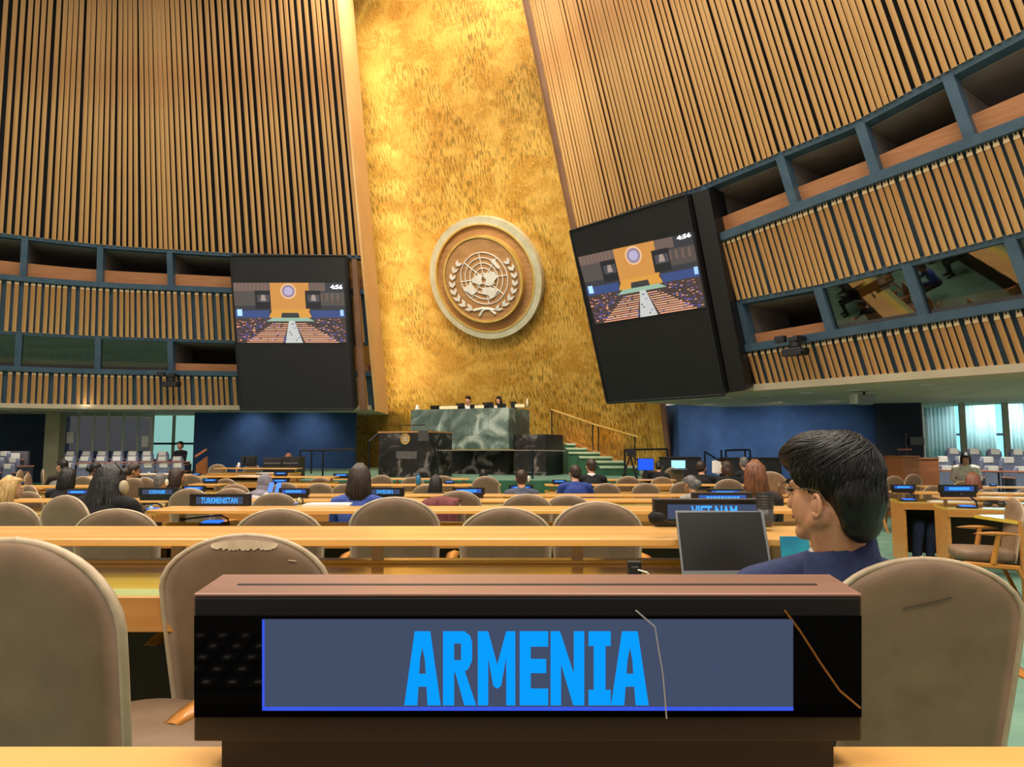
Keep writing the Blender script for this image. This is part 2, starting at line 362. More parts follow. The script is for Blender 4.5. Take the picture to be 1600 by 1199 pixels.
# ------------------------------------------------------------------ emblem on the gold wall
EC = gold(762, 434)
def eloc(off): # frame on the gold plane
    return EC+GNRM*off
def ering(mb, r0, r1, o0, o1, c=None, seg=64):
    rows = []
    for k in range(seg):
        a = 2*math.pi*k/seg; d = GR*math.cos(a)+GUP*math.sin(a); c0 = c or EC
        rows.append([c0+d*r0+GNRM*o0, c0+d*r0+GNRM*o1, c0+d*r1+GNRM*o1, c0+d*r1+GNRM*o0])
    rows.append(rows[0]); mb.grid(rows, closed=True); return mb
def edisc(mb, r, o0, o1, seg=64): 
    mb.prism([EC+(GR*math.cos(2*math.pi*k/seg)+GUP*math.sin(2*math.pi*k/seg))*r+GNRM*o0 for k in range(seg)], GNRM*(o1-o0)); return mb
M_ewood = mat('emblem_wood', 'a2764a', 'b58856', rough=.55, scale=(2, 2, 12))
M_esilver = mat('emblem_pale_metal', 'cfc6a8', 'e0d9be', rough=.4, metal=.3, scale=(3, 3, 3))
M_egold = mat('emblem_gold_rim', 'e2b95c', 'efcd7c', rough=.35, metal=.4, scale=(3, 3, 3))
M_ewhite = mat('emblem_white', 'd8d2ca', 'e6e1da', rough=.5, scale=(3, 3, 3))
em = thing('emblem', 'large round wall emblem with white world map and olive branches', 'emblem')
edisc(MB(), 1.86, .12, .2).build('disc', M_ewood, em)
ering(MB(), 1.80, 2.04, .02, .3).build('outer_ring', M_esilver, em)
ering(MB(), 1.77, 1.82, .1, .32).build('ring_lip', M_egold, em)
OI = .42; OF = OI+.02
edi = edisc(MB(), 1.40, .2, OI).build('inner_disc', M_ewood, em)
ering(MB(), 1.38, 1.44, .2, OI+.04).build('inner_rim', M_egold, edi)
def ecrop(cx, cy, o=OF): return onplane(650+cx/5.213, 320+cy/5.213, EC+GNRM*o, GNRM)
GC = ecrop(553, 602); RG = ((ecrop(746, 602)-GC).length+(ecrop(553, 389)-GC).length)/2
m = MB()
for k in range(1, 6): ering(m, RG*k/5-.014, RG*k/5+.014, OI-.01, OF+.01, GC-GNRM*OF, 48)
m.build('latitude_rings', M_ewhite, edi)
m = MB()
for k in range(8):
    a = k*math.pi/4+.03; d = GR*math.cos(a)+GUP*math.sin(a); m.tube([GC+d*RG*.2, GC+d*RG], .016, 6)
m.build('meridians', M_ewhite, edi)
for poly in ([(455, 610), (480, 580), (510, 572), (545, 575), (535, 610), (545, 640), (520, 655), (490, 640), (465, 635)],
             [(385, 675), (430, 660), (440, 635), (455, 640), (465, 680), (490, 715), (460, 738), (425, 712), (395, 700)],
             [(545, 580), (560, 560), (600, 550), (640, 545), (665, 590), (640, 620), (640, 645), (600, 660), (570, 655), (560, 640), (575, 610)],
             [(545, 690), (560, 675), (600, 672), (640, 680), (660, 715), (640, 750), (610, 768), (590, 735), (555, 730), (535, 712)],
             [(607, 445), (635, 440), (660, 475), (685, 505), (685, 525), (655, 510), (640, 490), (615, 465)], [(650, 690), (668, 688), (672, 705), (660, 712)]):
    MB().prism([ecrop(*p) for p in poly], GNRM*.035).build('continent', M_ewhite, edi)
for sgn in (1, -1):
    C0 = (553, 625); 
    pts = []
    for k in range(9):
        t = k/8; an = math.radians(-69+t*120) if sgn > 0 else math.radians(-110-t*115)
        pts.append((C0[0]+sgn*0+258*math.cos(an)*1.0, C0[1]-252*math.sin(an)*.98-8*0))
    for k in range(8):
        p = Vector(pts[k]); q_ = Vector(pts[k+1]); d = (q_-p).normalized(); nrm = Vector((-d.y, d.x)); L = 62-k*2
        for s2 in (1, -1):
            tip = p+d*L+nrm*s2*24; base = p; mid = (base+tip)*.5; ln = Vector((-(tip-base).y, (tip-base).x)).normalized()*12
            MB().prism([ecrop(*base), ecrop(*(mid+ln)), ecrop(*tip), ecrop(*(mid-ln))], GNRM*.04).build('olive_leaf', M_ewhite, edi)
for pl in ([(470, 862), (540, 845), (600, 850), (650, 890)], [(640, 858), (580, 845), (545, 862), (520, 905)]):
    MB().tube([ecrop(*p) for p in pl], .045, 6).build('branch_stem', M_ewhite, edi)

# ------------------------------------------------------------------ floor, soffits, blue walls
LEDGE_Y = [-1, .5, 2.55, 4.98, 7.8, 9.6, 12.2, 15, 40]; FLOORZ = [.04, .035, -.042, -.169, -.314, -.38, -.381, -.40, -.40]
def fz(Y): return float(np.interp(Y, LEDGE_Y, FLOORZ))
m = MB(); m.grid([[(-26, y, fz(y)), (22, y, fz(y))] for y in (-3, .5, 2.55, 4.98, 7.8, 9.6, 12.2, 15, 42)]); m.build('floor', M_carpet, kind='structure')
m = MB(); st = at(500, 751, 16.5).z
m.box(-8.6, 5.4, 16.7, 27.5, fz(20), st); stage = m.build('stage_floor', [M_carpet], kind='structure')
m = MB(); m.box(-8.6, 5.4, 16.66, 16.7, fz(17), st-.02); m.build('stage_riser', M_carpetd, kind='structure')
# soffit slabs under the balconies back to the recessed walls
def soffit(W, i0, i1, depth):
    mb = MB(); W.sweep(mb, i0, i1, ZS-.02, ZS+.12, .03, -depth); return mb
soffit(WL, 75, 396, 7).build('ceiling_left', M_soffit, kind='structure'); soffit(WR, 0, 345, 10).build('ceiling_right', M_soffit, kind='structure')
_on = ['first', 'second', 'third', 'fourth', 'fifth', 'sixth', 'seventh', 'eighth', 'ninth']
for side, lst in (('under the left balcony', [(10, 640), (22, 643), (43, 643), (60, 646), (73, 649), (126, 644), (131, 638.6), (250, 640.5), (335, 641.5)]), ('under the right balcony', [(1090, 624), (1135, 622), (1195, 618), (1260, 614), (1331, 609.5), (1449, 600.5)])):
    for k, (px, py) in enumerate(lst):
        p = atz(px, py, ZS-.02); m = MB(); m.lathe([(.0, -.012), (.105, -.012), (.105, .02)], (0, 0, 0), 16)
        t = thing('downlight', '%s round recessed downlight from the left %s' % (_on[k], side), 'light', p, group='soffit downlights')
        m.build('lens', M_lamp, t); m = MB(); m.lathe([(.105, -.014), (.13, -.014), (.13, .02), (.105, .02)], (0, 0, 0), 16); m.build('trim_ring', M_white, t)
def vwall(name, pts, z0, z1, th, matl, **k):
    m = MB()
    for (x0, y0), (x1, y1) in zip(pts[:-1], pts[1:]):
        d = Vector((x1-x0, y1-y0, 0)).normalized(); nb = Vector((-d.y, d.x, 0))*th
        if nb.y < 0: nb = -nb
        a = Vector((x0, y0, z0)); b = Vector((x1, y1, z0)); u = Vector((0, 0, z1-z0)); m.hexa([a, b, b+nb, a+nb, a+u, b+u, b+nb+u, a+nb+u])
    return m.build(name, matl, kind='structure', **k)
def xy(px, Y): return ((px-800)/FPX*Y, Y)
vwall('wall_blue_left', [xy(304, 25.6), xy(556, 25.6)], -.45, ZS+.1, .2, M_bluewall)
vwall('wall_blue_far_left', [xy(-160, 26.2), xy(82, 26.8)], -.45, ZS+.1, .2, mat('deep_blue_wall', '15283c', '1b3048', rough=.8, scale=(2, 2, 2)))
vwall('wall_blue_right', [xy(1026, 24.2), xy(1060, 22.5), xy(1437, 20.0)], -.45, ZS+.1, .2, M_bluewall)
for k, (x, y, e) in enumerate(((-16, 22.6, 60), (-13, 22.8, 70), (10.2, 15.6, 170), (12.6, 15.0, 220), (11.4, 17.4, 170), (13.8, 17.2, 170))): spot('soffit_downlight_%d' % k, (x, y, ZS-.08), (x, y+.3, 0), e, 130, (1, .93, .85), 1., .1)
# washes on the blue walls from downlights
for k, (px, Y, e) in enumerate(((380, 24.6, 60), (470, 24.4, 75), (1110, 20.2, 150), (1220, 19.4, 190), (1310, 18.6, 150))):
    x, y = xy(px, Y); spot('wall_wash_%d' % k, (x, y, ZS-.08), (x+(.25 if px > 800 else 0), y+2.0, .6), e, 110, (1, .92, .85), 1., .12)
# ------------------------------------------------------------------ big screens
def para(q, d):
    r = [np.array(ray(*a)) for a in q]; A = np.array([r[1], -r[2], r[3]]).T; s = np.linalg.solve(A, r[0]); k = [1, s[0], s[1], s[2]]
    return [CAM+Vector(r[i]*k[i]*d/r[0][1]) for i in range(4)]
def colmat():
    m = bpy.data.materials.new('screen_picture'); m.use_nodes = True; nt = m.node_tree; b = nt.nodes['Principled BSDF']
    a = nt.nodes.new('ShaderNodeVertexColor'); a.layer_name = 'Col'; b.inputs['Base Color'].default_value = (.01, .01, .01, 1); b.inputs['Roughness'].default_value = .4
    nt.links.new(a.outputs[0], b.inputs['Emission Color']); b.inputs['Emission Strength'].default_value = 1.35; return m
M_pic = colmat()
def picture():
    """flat screen picture in unit square, list of (polygon, colour)"""
    R = random.Random(5); P = []
    def r(x0, y0, x1, y1, c): P.append(([(x0, y0), (x1, y0), (x1, y1), (x0, y1)], c))
    r(0, .0, 1, 1, '2a2a30'); r(0, .86, .83, 1, '5a4a44'); r(0, .62, .33, .86, '443c3a'); r(.66, .62, 1, .84, '443c3a')
    for k in range(9): r(.01+k*.034, .88, .025+k*.034, .99, '6b5348'); 
    for k in range(6): r(.68+k*.05, .70, .70+k*.05, .82, '5d4a42')
    r(.33, .53, .68, 1, 'b07838'); P.append(([(.30, .42), (.70, .42), (.66, .56), (.345, .56)], 'b98235'))
    for x in (.19, .645): r(x, .57, x+.14, .87, '15151a'); r(x+.02, .68, x+.13, .80, '3c3a40'); P.append(([(x+.05, .70), (x+.1, .70), (x+.09, .8), (x+.06, .8)], '8a7a72'))
    def circ(cx, cy, rx, ry, c): P.append(([(cx+rx*math.cos(a*math.pi/8), cy+ry*math.sin(a*math.pi/8)) for a in range(16)], c))
    circ(.495, .86, .072, .13, 'c9a27c'); circ(.495, .86, .058, .105, '7d6a7c'); circ(.495, .86, .04, .07, '9c93ad')
    r(0, .42, .31, .54, '2b3d6b'); r(.69, .42, 1, .54, '2b3d6b'); r(.02, .45, .065, .56, '9cc4ff'); r(.955, .45, .985, .55, '8fb4e8')
    P.append(([(.41, .36), (.59, .36), (.575, .50), (.425, .50)], '2c2c2e'))
    r(0, 0, 1, .42, '3a2d2c')
    P.append(([(.28, .36), (.72, .36), (.66, .42), (.34, .42)], '7f9a86'))
    P.append(([(.44, .0), (.60, .0), (.535, .37), (.485, .37)], 'a9aaa6'))
    for k in range(11):
        y0 = .005+k*.031; y1 = y0+.017*(1-.03*k); lx = .09+k*.024; rx = .93-k*.027
        P.append(([(lx, y0), (.42+k*.006, y0), (.42+k*.006, y1), (lx, y1)], 'd09a78' if k % 3 else 'c07f62'))
        P.append(([(.62-k*.0075, y0), (rx, y0), (rx, y1), (.62-k*.0075, y1)], 'd09a78' if k % 3 else 'c98b6c'))
    for k in range(170):
        s = R.choice((0, 1)); y = R.uniform(.02, .40); x = R.uniform(0, .30-(.40-y)*.5) if s == 0 else R.uniform(.70+(.40-y)*.35, .98)
        r(x, y, x+.018, y+.012, R.choice(['c98d70', '6b4a78', '3b4c9c', 'b06a55', '2a2230']))
    for k in range(60):
        x = R.uniform(.15, .85); y = R.uniform(.02, .34); r(x, y, x+.016, y+.014, R.choice(['3a2a2a', '4455a0', '2a1f24']))
    return P
PIC = picture()
def screen(label, quad, D, pq, time_q, side_depth, nm):
    TL, TR, BR, BL = para(quad, D); ux = (TR-TL).normalized(); uy = (TL-BL); nz_ = ux.cross(uy).normalized()
    if nz_.dot(CAM-TL) < 0: nz_ = -nz_
    t = thing(nm, label, 'screen')
    f = MB(); f.prism([BL, BR, TR, TL], -nz_*side_depth); hs = f.build('housing', mat('screen_black', '101013', '141417', rough=.6, scale=(3, 3, 3)), t)
    fr = MB()
    for a, b in ((TL, TR), (TR, BR), (BR, BL), (BL, TL)): fr.tube([a+nz_*.005, b+nz_*.005], .03, 4)
    fr.build('frame', M_black, t)
    pts = [onplane(x, y, TL+nz_*.012, nz_) for x, y in pq]  # TL TR BR BL of picture
    def uv(u, v, k=0.): 
        a = pts[3].lerp(pts[2], u); b = pts[0].lerp(pts[1], u); return a.lerp(b, v)+nz_*k
    vs = []; fs = []; cs = []
    for i, (poly, c) in enumerate(PIC):
        b = len(vs); vs += [tuple(uv(u, v, .00025*i)) for u, v in poly]; fs.append(tuple(range(b, b+len(poly)))); cs.append(hx(c))
    me = bpy.data.meshes.new('picture'); me.from_pydata(vs, [], fs); ca = me.color_attributes.new('Col', 'FLOAT_COLOR', 'CORNER')
    k = 0
    for f_, c in zip(fs, cs):
        for _ in f_: ca.data[k].color = (*c, 1); k += 1
    me.materials.append(M_pic); link('picture', me, hs)
    tv, tf = textmesh('4:56', 1, 1, .04); p0 = onplane(*time_q[0], TL+nz_*.07, nz_); p1 = onplane(*time_q[1], TL+nz_*.07, nz_); p2 = onplane(*time_q[2], TL+nz_*.07, nz_)
    MB().add([p0+(p1-p0)*(x+.5)+(p2-p0)*z for x, y, z in tv], tf).build('clock_digits', mat('clock_glow', 'ffffff', emit='e8e8ff', estr=1.), hs)
    return t, (TL, TR, BR, BL), nz_
sl = screen('tall black screen hung on the left slat wall, showing the hall and the time', [(360, 400), (540, 400), (553, 640), (376, 640)], 21.0,
       [(364, 442), (537, 442), (542, 536), (371, 536)], [(516, 452), (535, 452), (516, 445)], .5, 'video_screen')
sr = screen('tall black screen tilted on the right slat wall, showing the hall and the time', [(891, 361), (1072, 304), (1132, 617), (949, 630)], 16.9,
       [(903, 402), (1085, 362), (1103, 480), (931, 507)], [(1058, 376), (1080, 370), (1056.6, 369)], .9, 'video_screen')
# side frames beside the left screen: brown slat ends
TL, TR, BR, BL = sl[1]
m = MB(); o = Vector((.1, .35, 0)); m.prism([TR+o, TR+o+Vector((.14, .0, 0)), BR+o+Vector((.2, .0, 0)), BR+o], Vector((0, .25, 0))); m.build('trim_5', M_edge, kind='structure')
# deep black case behind the right screen
TL, TR, BR, BL = sr[1]; nrm = sr[2]
m = MB(); sd = (TR-TL).normalized()
m.prism([TR+sd*.05-nrm*.15, TR+sd*.36-nrm*.3, BR+sd*.36-nrm*.3, BR+sd*.05-nrm*.15], -nrm*.6); m.build('side_case', M_black, sr[0])
m = MB(); m.prism([TL+sd*.3-nrm*1.0, TR+sd*.2-nrm*1.0, BR+sd*.2-nrm*1.0, BL+sd*.3-nrm*1.0], -nrm*.3); m.build('trim_6', M_dark, kind='structure')

# ------------------------------------------------------------------ pan-tilt cameras on the balcony fronts
def ptz(px, py, W, off, s, label):
    i, z = W.idx_px(px, py); p = W.at(i, z, off); t = thing('video_camera', label, 'camera', p, scale=s)
    d = W.at(i, z, off-.5)-p; t.rotation_euler = (0, 0, math.atan2(-d.x, d.y))   # local +Y towards the wall
    MB().box(-.07, .07, .0, .5, .16, .24).build('bracket', M_black, t)
    MB().box(-.1, .1, -.12, .1, .10, .2).build('head_mount', M_black, t, bevel=.01)
    MB().lathe([(.10, -.05), (.12, 0), (.12, .08), (.09, .1)], (0, -.02, .0), 16).build('pan_base', M_black, t)
    MB().box(-.24, .2, -.16, .02, -.2, -.04).build('body', M_black, t, bevel=.015)
    m = MB(); m.tube([(.2, -.08, -.12), (.3, -.1, -.14)], [.07, .085], 14); m.build('lens', M_metal, t)
    MB().box(-.42, -.2, -.12, .02, .12, .26).build('monitor', M_black, t, bevel=.01)
    MB().tube([(.05, -.02, -.2), (.08, .02, -.45), (.1, .06, -.6)], .02, 6).build('cable', M_black, t)
    return t
ptz(1262, 545, WR, .45, .95, 'black remote video camera mounted on the right balcony front')
ptz(277, 597, WL, .45, 1.0, 'black remote video camera mounted on the left balcony front')
# small white cards / lights on the parapets
for k, (px, py, W, z) in enumerate(((20, 411, WL, 'u'), (72, 416, WL, 'u'), (314, 434, WL, 'u'))):
    i, zz = W.idx_px(px, py); p = W.at(i, zz, -.33); MB().box(-.14, .14, -.02, .02, -.08, .08).build('parapet_card', mat('card_white', 'f2ead8', rough=.6, emit='f2ead8', estr=.25), parent=None,
        label='small white card on the upper left parapet, %s' % ['at the photo edge', 'beside the first post', 'nearest the left screen'][k], cat='card', group='parapet cards').location = p
# projector hung under the right soffit
p = atz(1350, 612, ZS-.02); t = thing('ceiling_speaker', 'grey box speaker hung under the right soffit beside the blue wall', 'speaker', p)
MB().box(-.02, .02, -.02, .02, -.1, .0).build('bracket', M_metal, t)
MB().hexa([(-.18, -.1, -.3), (.14, -.1, -.3), (.14, .1, -.3), (-.18, .1, -.3), (-.2, -.14, -.08), (.2, -.14, -.08), (.2, .14, -.08), (-.2, .14, -.08)]).build('case', mat('speaker_grey', '8a8a90', rough=.6), t, bevel=.02)
MB().box(-.28, -.2, -.12, .1, -.28, -.06).build('side_panel', M_white, t)

# ------------------------------------------------------------------ glazing, columns and seat banks under the balconies
M_winglow = mat('daylight_window', '9fd8e0', emit='8fd4e0', estr=.9)
M_curt = mat('pale_curtain', 'c4d2ce', 'a4bab8', rough=.9, scale=(9, 9, .2), detail=2)
glassmat('hall_glass', (.86, .92, .95), .07)
M_mull = mat('mullion', 'a9a894', 'b5b39f', rough=.5, scale=(3, 3, 3))
# left: column, glass partition, far window
cx, cy = xy(88, 25.2); m = MB(); m.box(cx-.26, cx+.26, cy-.2, cy+.2, -.45, ZS+.05); m.build('column', mat('cream_column', '9a9574', 'a6a080', rough=.7, scale=(2, 2, 2)), kind='structure', bevel=.03)
vwall('wall_far_left_back', [xy(92, 31), xy(250, 31)], -.45, ZS+.1, .2, mat('lobby_wall_reflect', '2a4270', '3c4064', rough=.8, scale=(1.2, 1.2, 1.2)))  # blue and violet colour imitates reflections in the glass partition before it
def window(name, pA, pB, z0, z1, npanes, glow, label=None, mull=.05, rail=None):
    A = Vector((*pA, 0)); B = Vector((*pB, 0)); d = (B-A)/npanes; L = d.length; dn = d.normalized()
    w_ = bpy.data.objects.new(name, None); COL.objects.link(w_); tag(w_, kind='structure'); nb = Vector((-dn.y, dn.x, 0))
    if nb.y < 0: nb = -nb
    for k in range(npanes):
        a = A+d*k; b = A+d*(k+1); z = Vector((0, 0, 1))
        MB().prism([a+z*z0, b+z*z0, b+z*z1, a+z*z1], nb*.02).build('pane', glow if not isinstance(glow, list) else glow[k % len(glow)], w_)
    for k in range(npanes+1):
        a = A+d*k-nb*.04; m = MB(); e = dn*mull; m.hexa([a-e+z*z0, a+e+z*z0, a+e+nb*.1+z*z0, a-e+nb*.1+z*z0, a-e+z*z1, a+e+z*z1, a+e+nb*.1+z*z1, a-e+nb*.1+z*z1]); m.build('mullion', M_mull, w_)
    if rail is not None:
        a = A-nb*.05; b = B-nb*.05; m = MB(); m.hexa([a+z*(rail-.04), b+z*(rail-.04), b+nb*.1+z*(rail-.04), a+nb*.1+z*(rail-.04), a+z*(rail+.04), b+z*(rail+.04), b+nb*.1+z*(rail+.04), a+nb*.1+z*(rail+.04)]); m.build('transom', M_metal, w_)
    return w_
window('window_1', xy(100, 25.4), xy(240, 25.9), .25, ZS, 6, MATS['hall_glass'], mull=.025)
window('window_2', xy(238, 28), xy(308, 28), -.3, ZS+.2, 2, [mat('window_teal', '8fc0b8', emit='8ec4bc', estr=.75)], rail=1.25, mull=.06)
vwall('wall_panel_grey_left', [xy(100, 25.0), xy(296, 25.0)], -.45, .58, .1, mat('grey_barrier', '34363a', '3c3f44', rough=.7, scale=(2, 2, 2)))
vwall('wall_panel_grey_edge', [xy(-120, 23.3), xy(47, 23.3)], -.45, .98, .1, mat('grey_barrier2', '55545a', '605f66', rough=.7, scale=(2, 2, 2)))
x0, y0 = xy(40, 23.25); p = MB().box(-.16, .16, -.01, .01, -.22, .22).build('paper_notice', M_white, label='white paper notice taped to the grey barrier by the column', cat='paper'); p.location = (x0-.25, y0-.02, .7)
for k, (px, py) in enumerate(((110, 684), (227, 690))):
    q = at(px, py, 25.4+.0036*(px-100)); MB().box(-.12, .12, -.03, .03, -.2, .2).build('paper_notice', M_white, label='white paper notice on the lobby glass, %s' % ['beside the column', 'by the teal window'][k], cat='paper', group='paper notices').location = q
# right: glazing, lobby with curtains and exit sign
window('window_3', xy(1437, 20.2), xy(1640, 19.6), .62, ZS, 3, MATS['hall_glass'], mull=.07)
vwall('wall_barrier_right', [xy(1437, 20.1), xy(1660, 19.5)], -.45, .62, .1, mat('dark_barrier', '2c2a28', '34322f', rough=.8, scale=(2, 2, 2)))
vwall('wall_dark_right', [xy(1368, 20.2), xy(1440, 19.9)], -.45, ZS+.1, .1, mat('blue_wall_shaded', '1c2433', '222b3c', rough=.8, scale=(2, 2, 2)))  # darker sheet paints in the shading at the blue wall's right end
window('window_4', xy(1450, 25), xy(1680, 24), .0, 2.75, 3, [mat('daylight_window2', '7fc8dc', emit='7fd0e4', estr=2.0)], rail=1.55, mull=.12)
cu = MB(); rows = []
A = Vector((*xy(1440, 24.4), 0)); B = Vector((*xy(1690, 23.4), 0)); nn = 260
def curtain(a, b, z0, z1, name, lab):
    m = MB(); r0 = []; r1 = []; n = max(8, int((b-a)*260)); nb = Vector((.1, -1, 0)).normalized()
    for k in range(n+1):
        u = a+(b-a)*k/n; p = A.lerp(B, u)+nb*.07*math.sin(u*250); r0.append(p+Vector((0, 0, z0))); r1.append(p+Vector((0, 0, z1)))
    m.grid([r0, r1]); o = m.build(name, M_curt, smooth=True, label=lab, cat='curtain', group='lobby curtains'); s = o.modifiers.new('solid', 'SOLIDIFY'); s.thickness = .015; return o
curtain(.02, .22, .3, 2.7, 'curtain', 'pale curtain panel in the lobby left of the exit sign'); curtain(.26, .46, .3, 2.7, 'curtain', 'pale curtain panel under the red exit sign'); curtain(.54, .72, .3, 2.7, 'curtain', 'pale curtain panel right of the red exit sign'); curtain(.80, 1.0, .3, 2.7, 'curtain', 'pale curtain panel at the photo right edge')
m = MB(); m.box(10.5, 24, 19.0, 26, 2.75, 2.85); m.build('ceiling_lobby', mat('lobby_ceiling', '7f9ea6', '8aa8b0', rough=.8, scale=(1, 1, 1)), kind='structure')
ordn_ = ['first', 'second', 'third', 'fourth', 'fifth', 'sixth']
for k, (px, py) in enumerate(((1494, 623.5), (1516, 616.5), (1542, 608.7), (1562, 617.3), (1580, 606), (1598, 620.5))):
    q = atz(px, py, 2.74); m = MB(); m.lathe([(0, 0), (.12, 0), (.12, .03)], (0, 0, 0), 14); m.build('lobby_downlight', M_lamp, label='%s round lobby ceiling downlight from the left, behind the right glass' % ordn_[k], cat='light', group='lobby downlights').location = q
area('lobby_lamp', (16, 22.5, 2.65), (16, 22.5, 0), 3, 260, (.75, .95, 1))
q = at(1543, 626, 21.5); t = thing('exit_sign', 'red lit exit sign hanging in the lobby behind glass', 'sign', q)
MB().box(-.15, .15, -.03, .03, -.1, .1).build('case', mat('exit_red', 'd0203c', emit='e0204a', estr=.9), t)
tv, tf = textmesh('EXIT', .22, .11, .02); MB().add([(x, -.035, z-.055) for x, y, z in tv], tf).build('lettering', mat('exit_text', 'ff90a8', emit='ffb0c0', estr=1.), t)
MB().tube([(0, 0, .1), (0, 0, 2.75-q.z)], .01, 6).build('stem', M_metal, t)

# grey auditorium seats of the side banks
M_seatg = mat('seat_grey_fabric', '6a7286', '77809a', rough=.9, scale=(5, 5, 5)); M_cover = mat('headrest_cover', 'd8d4cc', 'e6e2da', rough=.9, scale=(4, 4, 4)); M_sidew = mat('seat_side_dark', '30343f', rough=.6)
M_armw = mat('arm_wood', 'a0694a', 'b07a58', rough=.5, scale=(3, 20, 3))
def seat_proto():
    r = thing('auditorium_seat', 'x', 'seat')
    rows = []
    m = MB(); prof = [(-.24, .42), (-.25, .7), (-.23, .92), (-.15, 1.0), (.15, 1.0), (.23, .92), (.25, .7), (.24, .42)]
    m.prism([(x, 0, z) for x, z in prof], (0, .12, 0)); m.build('backrest', M_seatg, r, bevel=.03)
    m = MB(); m.prism([(-.15, -.012, .86), (.15, -.012, .86), (.15, -.012, 1.01), (-.15, -.012, 1.01)], (0, .145, 0)); m.build('headrest_cover', M_cover, r, bevel=.01)
    MB().box(-.24, .24, -.46, .0, .38, .5).build('seat', M_seatg, r, bevel=.04)
    for s in (-1, 1):
        MB().box(s*.29-.035, s*.29+.035, -.42, .14, .0, .72).build('side_panel', M_sidew, r, bevel=.01)
        MB().box(s*.29-.035, s*.29+.035, -.46, .14, .72, .76).build('armrest', M_armw, r, bevel=.015)
    return r
SP = None
def put_seat(px, py_top, Y, rz, label, group):
    global SP
    if SP is None: SP = seat_proto(); o = SP
    else: o = copy_tree(SP)
    q = at(px, py_top, Y); o.location = (q.x, q.y, q.z-1.01); o.rotation_euler = (0, 0, rz+math.pi); o.scale = (.86, .9, 1); o['label'] = label; o['group'] = group; return o
ordn = ['first', 'second', 'third', 'fourth', 'fifth', 'sixth', 'seventh', 'eighth', 'ninth', 'tenth', 'eleventh', 'twelfth']
for rname, y, Y, xs in (('back', 705.5, 24.7, [113, 138, 162, 186, 209.5, 232, 256]), ('middle', 713.5, 23.8, [111, 135, 160, 185, 209, 232, 256, 279]), ('front', 723.5, 22.9, [108, 133, 158, 183, 210, 234, 258, 280])):
    for k, x in enumerate(xs): put_seat(x, y, Y, -.0, 'grey auditorium seat under the left balcony, %s row, %s from the column' % (rname, ordn[k]), 'grey seats of the left side bank')
for rname, y, Y, xs in (('back', 705.5, 22.9, [11]), ('middle', 715.5, 22.5, [1, 25]), ('front', 725, 22.1, [-10, 17])):
    for k, x in enumerate(xs): put_seat(x, y, Y, -.3, 'grey auditorium seat by the edge barrier, %s row, %s from the left' % (rname, ordn[k]), 'grey seats at the left photo edge')
for rname, y, Y, xs in (('back', 701, 19.2, [1486, 1518, 1550, 1585, 1618]), ('middle', 713.5, 18.2, [1468, 1500, 1539, 1571, 1605]), ('front', 728, 17.2, [1438, 1474, 1546, 1593, 1628])):
    for k, x in enumerate(xs): put_seat(x, y+ (x-1500)*.012, Y-(x-1440)*.002, .1, 'grey auditorium seat under the right balcony, %s row, %s from the left' % (rname, ordn[k]), 'grey seats of the right side bank')
# risers under the banks
x0, y0 = xy(96, 24.9); x1, _ = xy(300, 24.9)
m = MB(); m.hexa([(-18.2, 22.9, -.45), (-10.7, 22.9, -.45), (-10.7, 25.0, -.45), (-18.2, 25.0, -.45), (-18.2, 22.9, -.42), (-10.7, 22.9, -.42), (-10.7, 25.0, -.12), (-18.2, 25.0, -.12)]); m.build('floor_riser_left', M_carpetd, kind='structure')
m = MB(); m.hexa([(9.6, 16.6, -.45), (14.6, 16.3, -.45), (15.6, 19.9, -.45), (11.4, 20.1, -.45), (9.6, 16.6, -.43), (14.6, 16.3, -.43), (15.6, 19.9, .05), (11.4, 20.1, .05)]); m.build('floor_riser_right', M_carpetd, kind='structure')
# thin handrails in front of the banks
def rail(name, label, pts, r=.02, posts=(), matl=None, H=None):
    t = thing(name, label, 'railing'); m = MB(); m.tube(pts, r, 6); m.build('handrail', matl or M_metal, t)
    for p, h in posts: MB().tube([p, Vector(p)-Vector((0, 0, h))], .022, 6).build('post', M_metal, t)
    return t
M_redwood = mat('red_rail_wood', 'a05a48', 'b06a54', rough=.5, scale=(8, 8, 8))
rail('bank_rail', 'thin wooden handrail before the left grey seats', [at(120, 724, 22.6), at(298, 722, 22.8)], .02, [(at(205, 723, 22.7), .9), (at(296, 722, 22.8), .9)], M_redwood)
rail('bank_rail', 'thin red wooden handrail before the right grey seats', [at(1390, 734, 16.6), at(1605, 738, 16.2)], .022, [(at(1450, 735, 16.5), .9), (at(1560, 737, 16.3), .9)], M_redwood)
# console boxes near the seat banks
M_reddesk = mat('red_brown_wood', '9a5a34', 'ab6a40', rough=.5, scale=(1.5, 1.5, 12))
def simple_box(name, label, cat, p, sx, sy, sz, matl, rz=0., bev=.01):
    t = thing(name, label, cat, p, rz); MB().box(-sx/2, sx/2, -sy/2, sy/2, 0, sz-.03).build('body', matl, t, bevel=bev); MB().box(-sx/2-.02, sx/2+.02, -sy/2-.02, sy/2+.02, sz-.03, sz).build('top', matl, t, bevel=bev); return t
q = at(1410, 747, 15.6); simple_box('side_lectern', 'reddish wooden side desk left of the right grey seats', 'desk', (q.x, q.y, fz(15)), .45, .5, q.z-fz(15)+.48, M_reddesk, .3)
q = at(1440, 745, 16.2); simple_box('side_cabinet', 'low reddish wooden cabinet behind the side desk at right', 'cabinet', (q.x, q.y, fz(15)), .6, .4, q.z-fz(15)+.42, M_reddesk, .3)
rail('stair_rail', 'short red-topped handrail before the dark panel at right', [at(1402, 703, 17), at(1424, 703, 16.8)], .02, [(at(1402, 703, 17), 1.1), (at(1422, 703, 16.8), 1.1)], M_redwood)  # the dark panel is the sheet that paints in the blue wall's shading
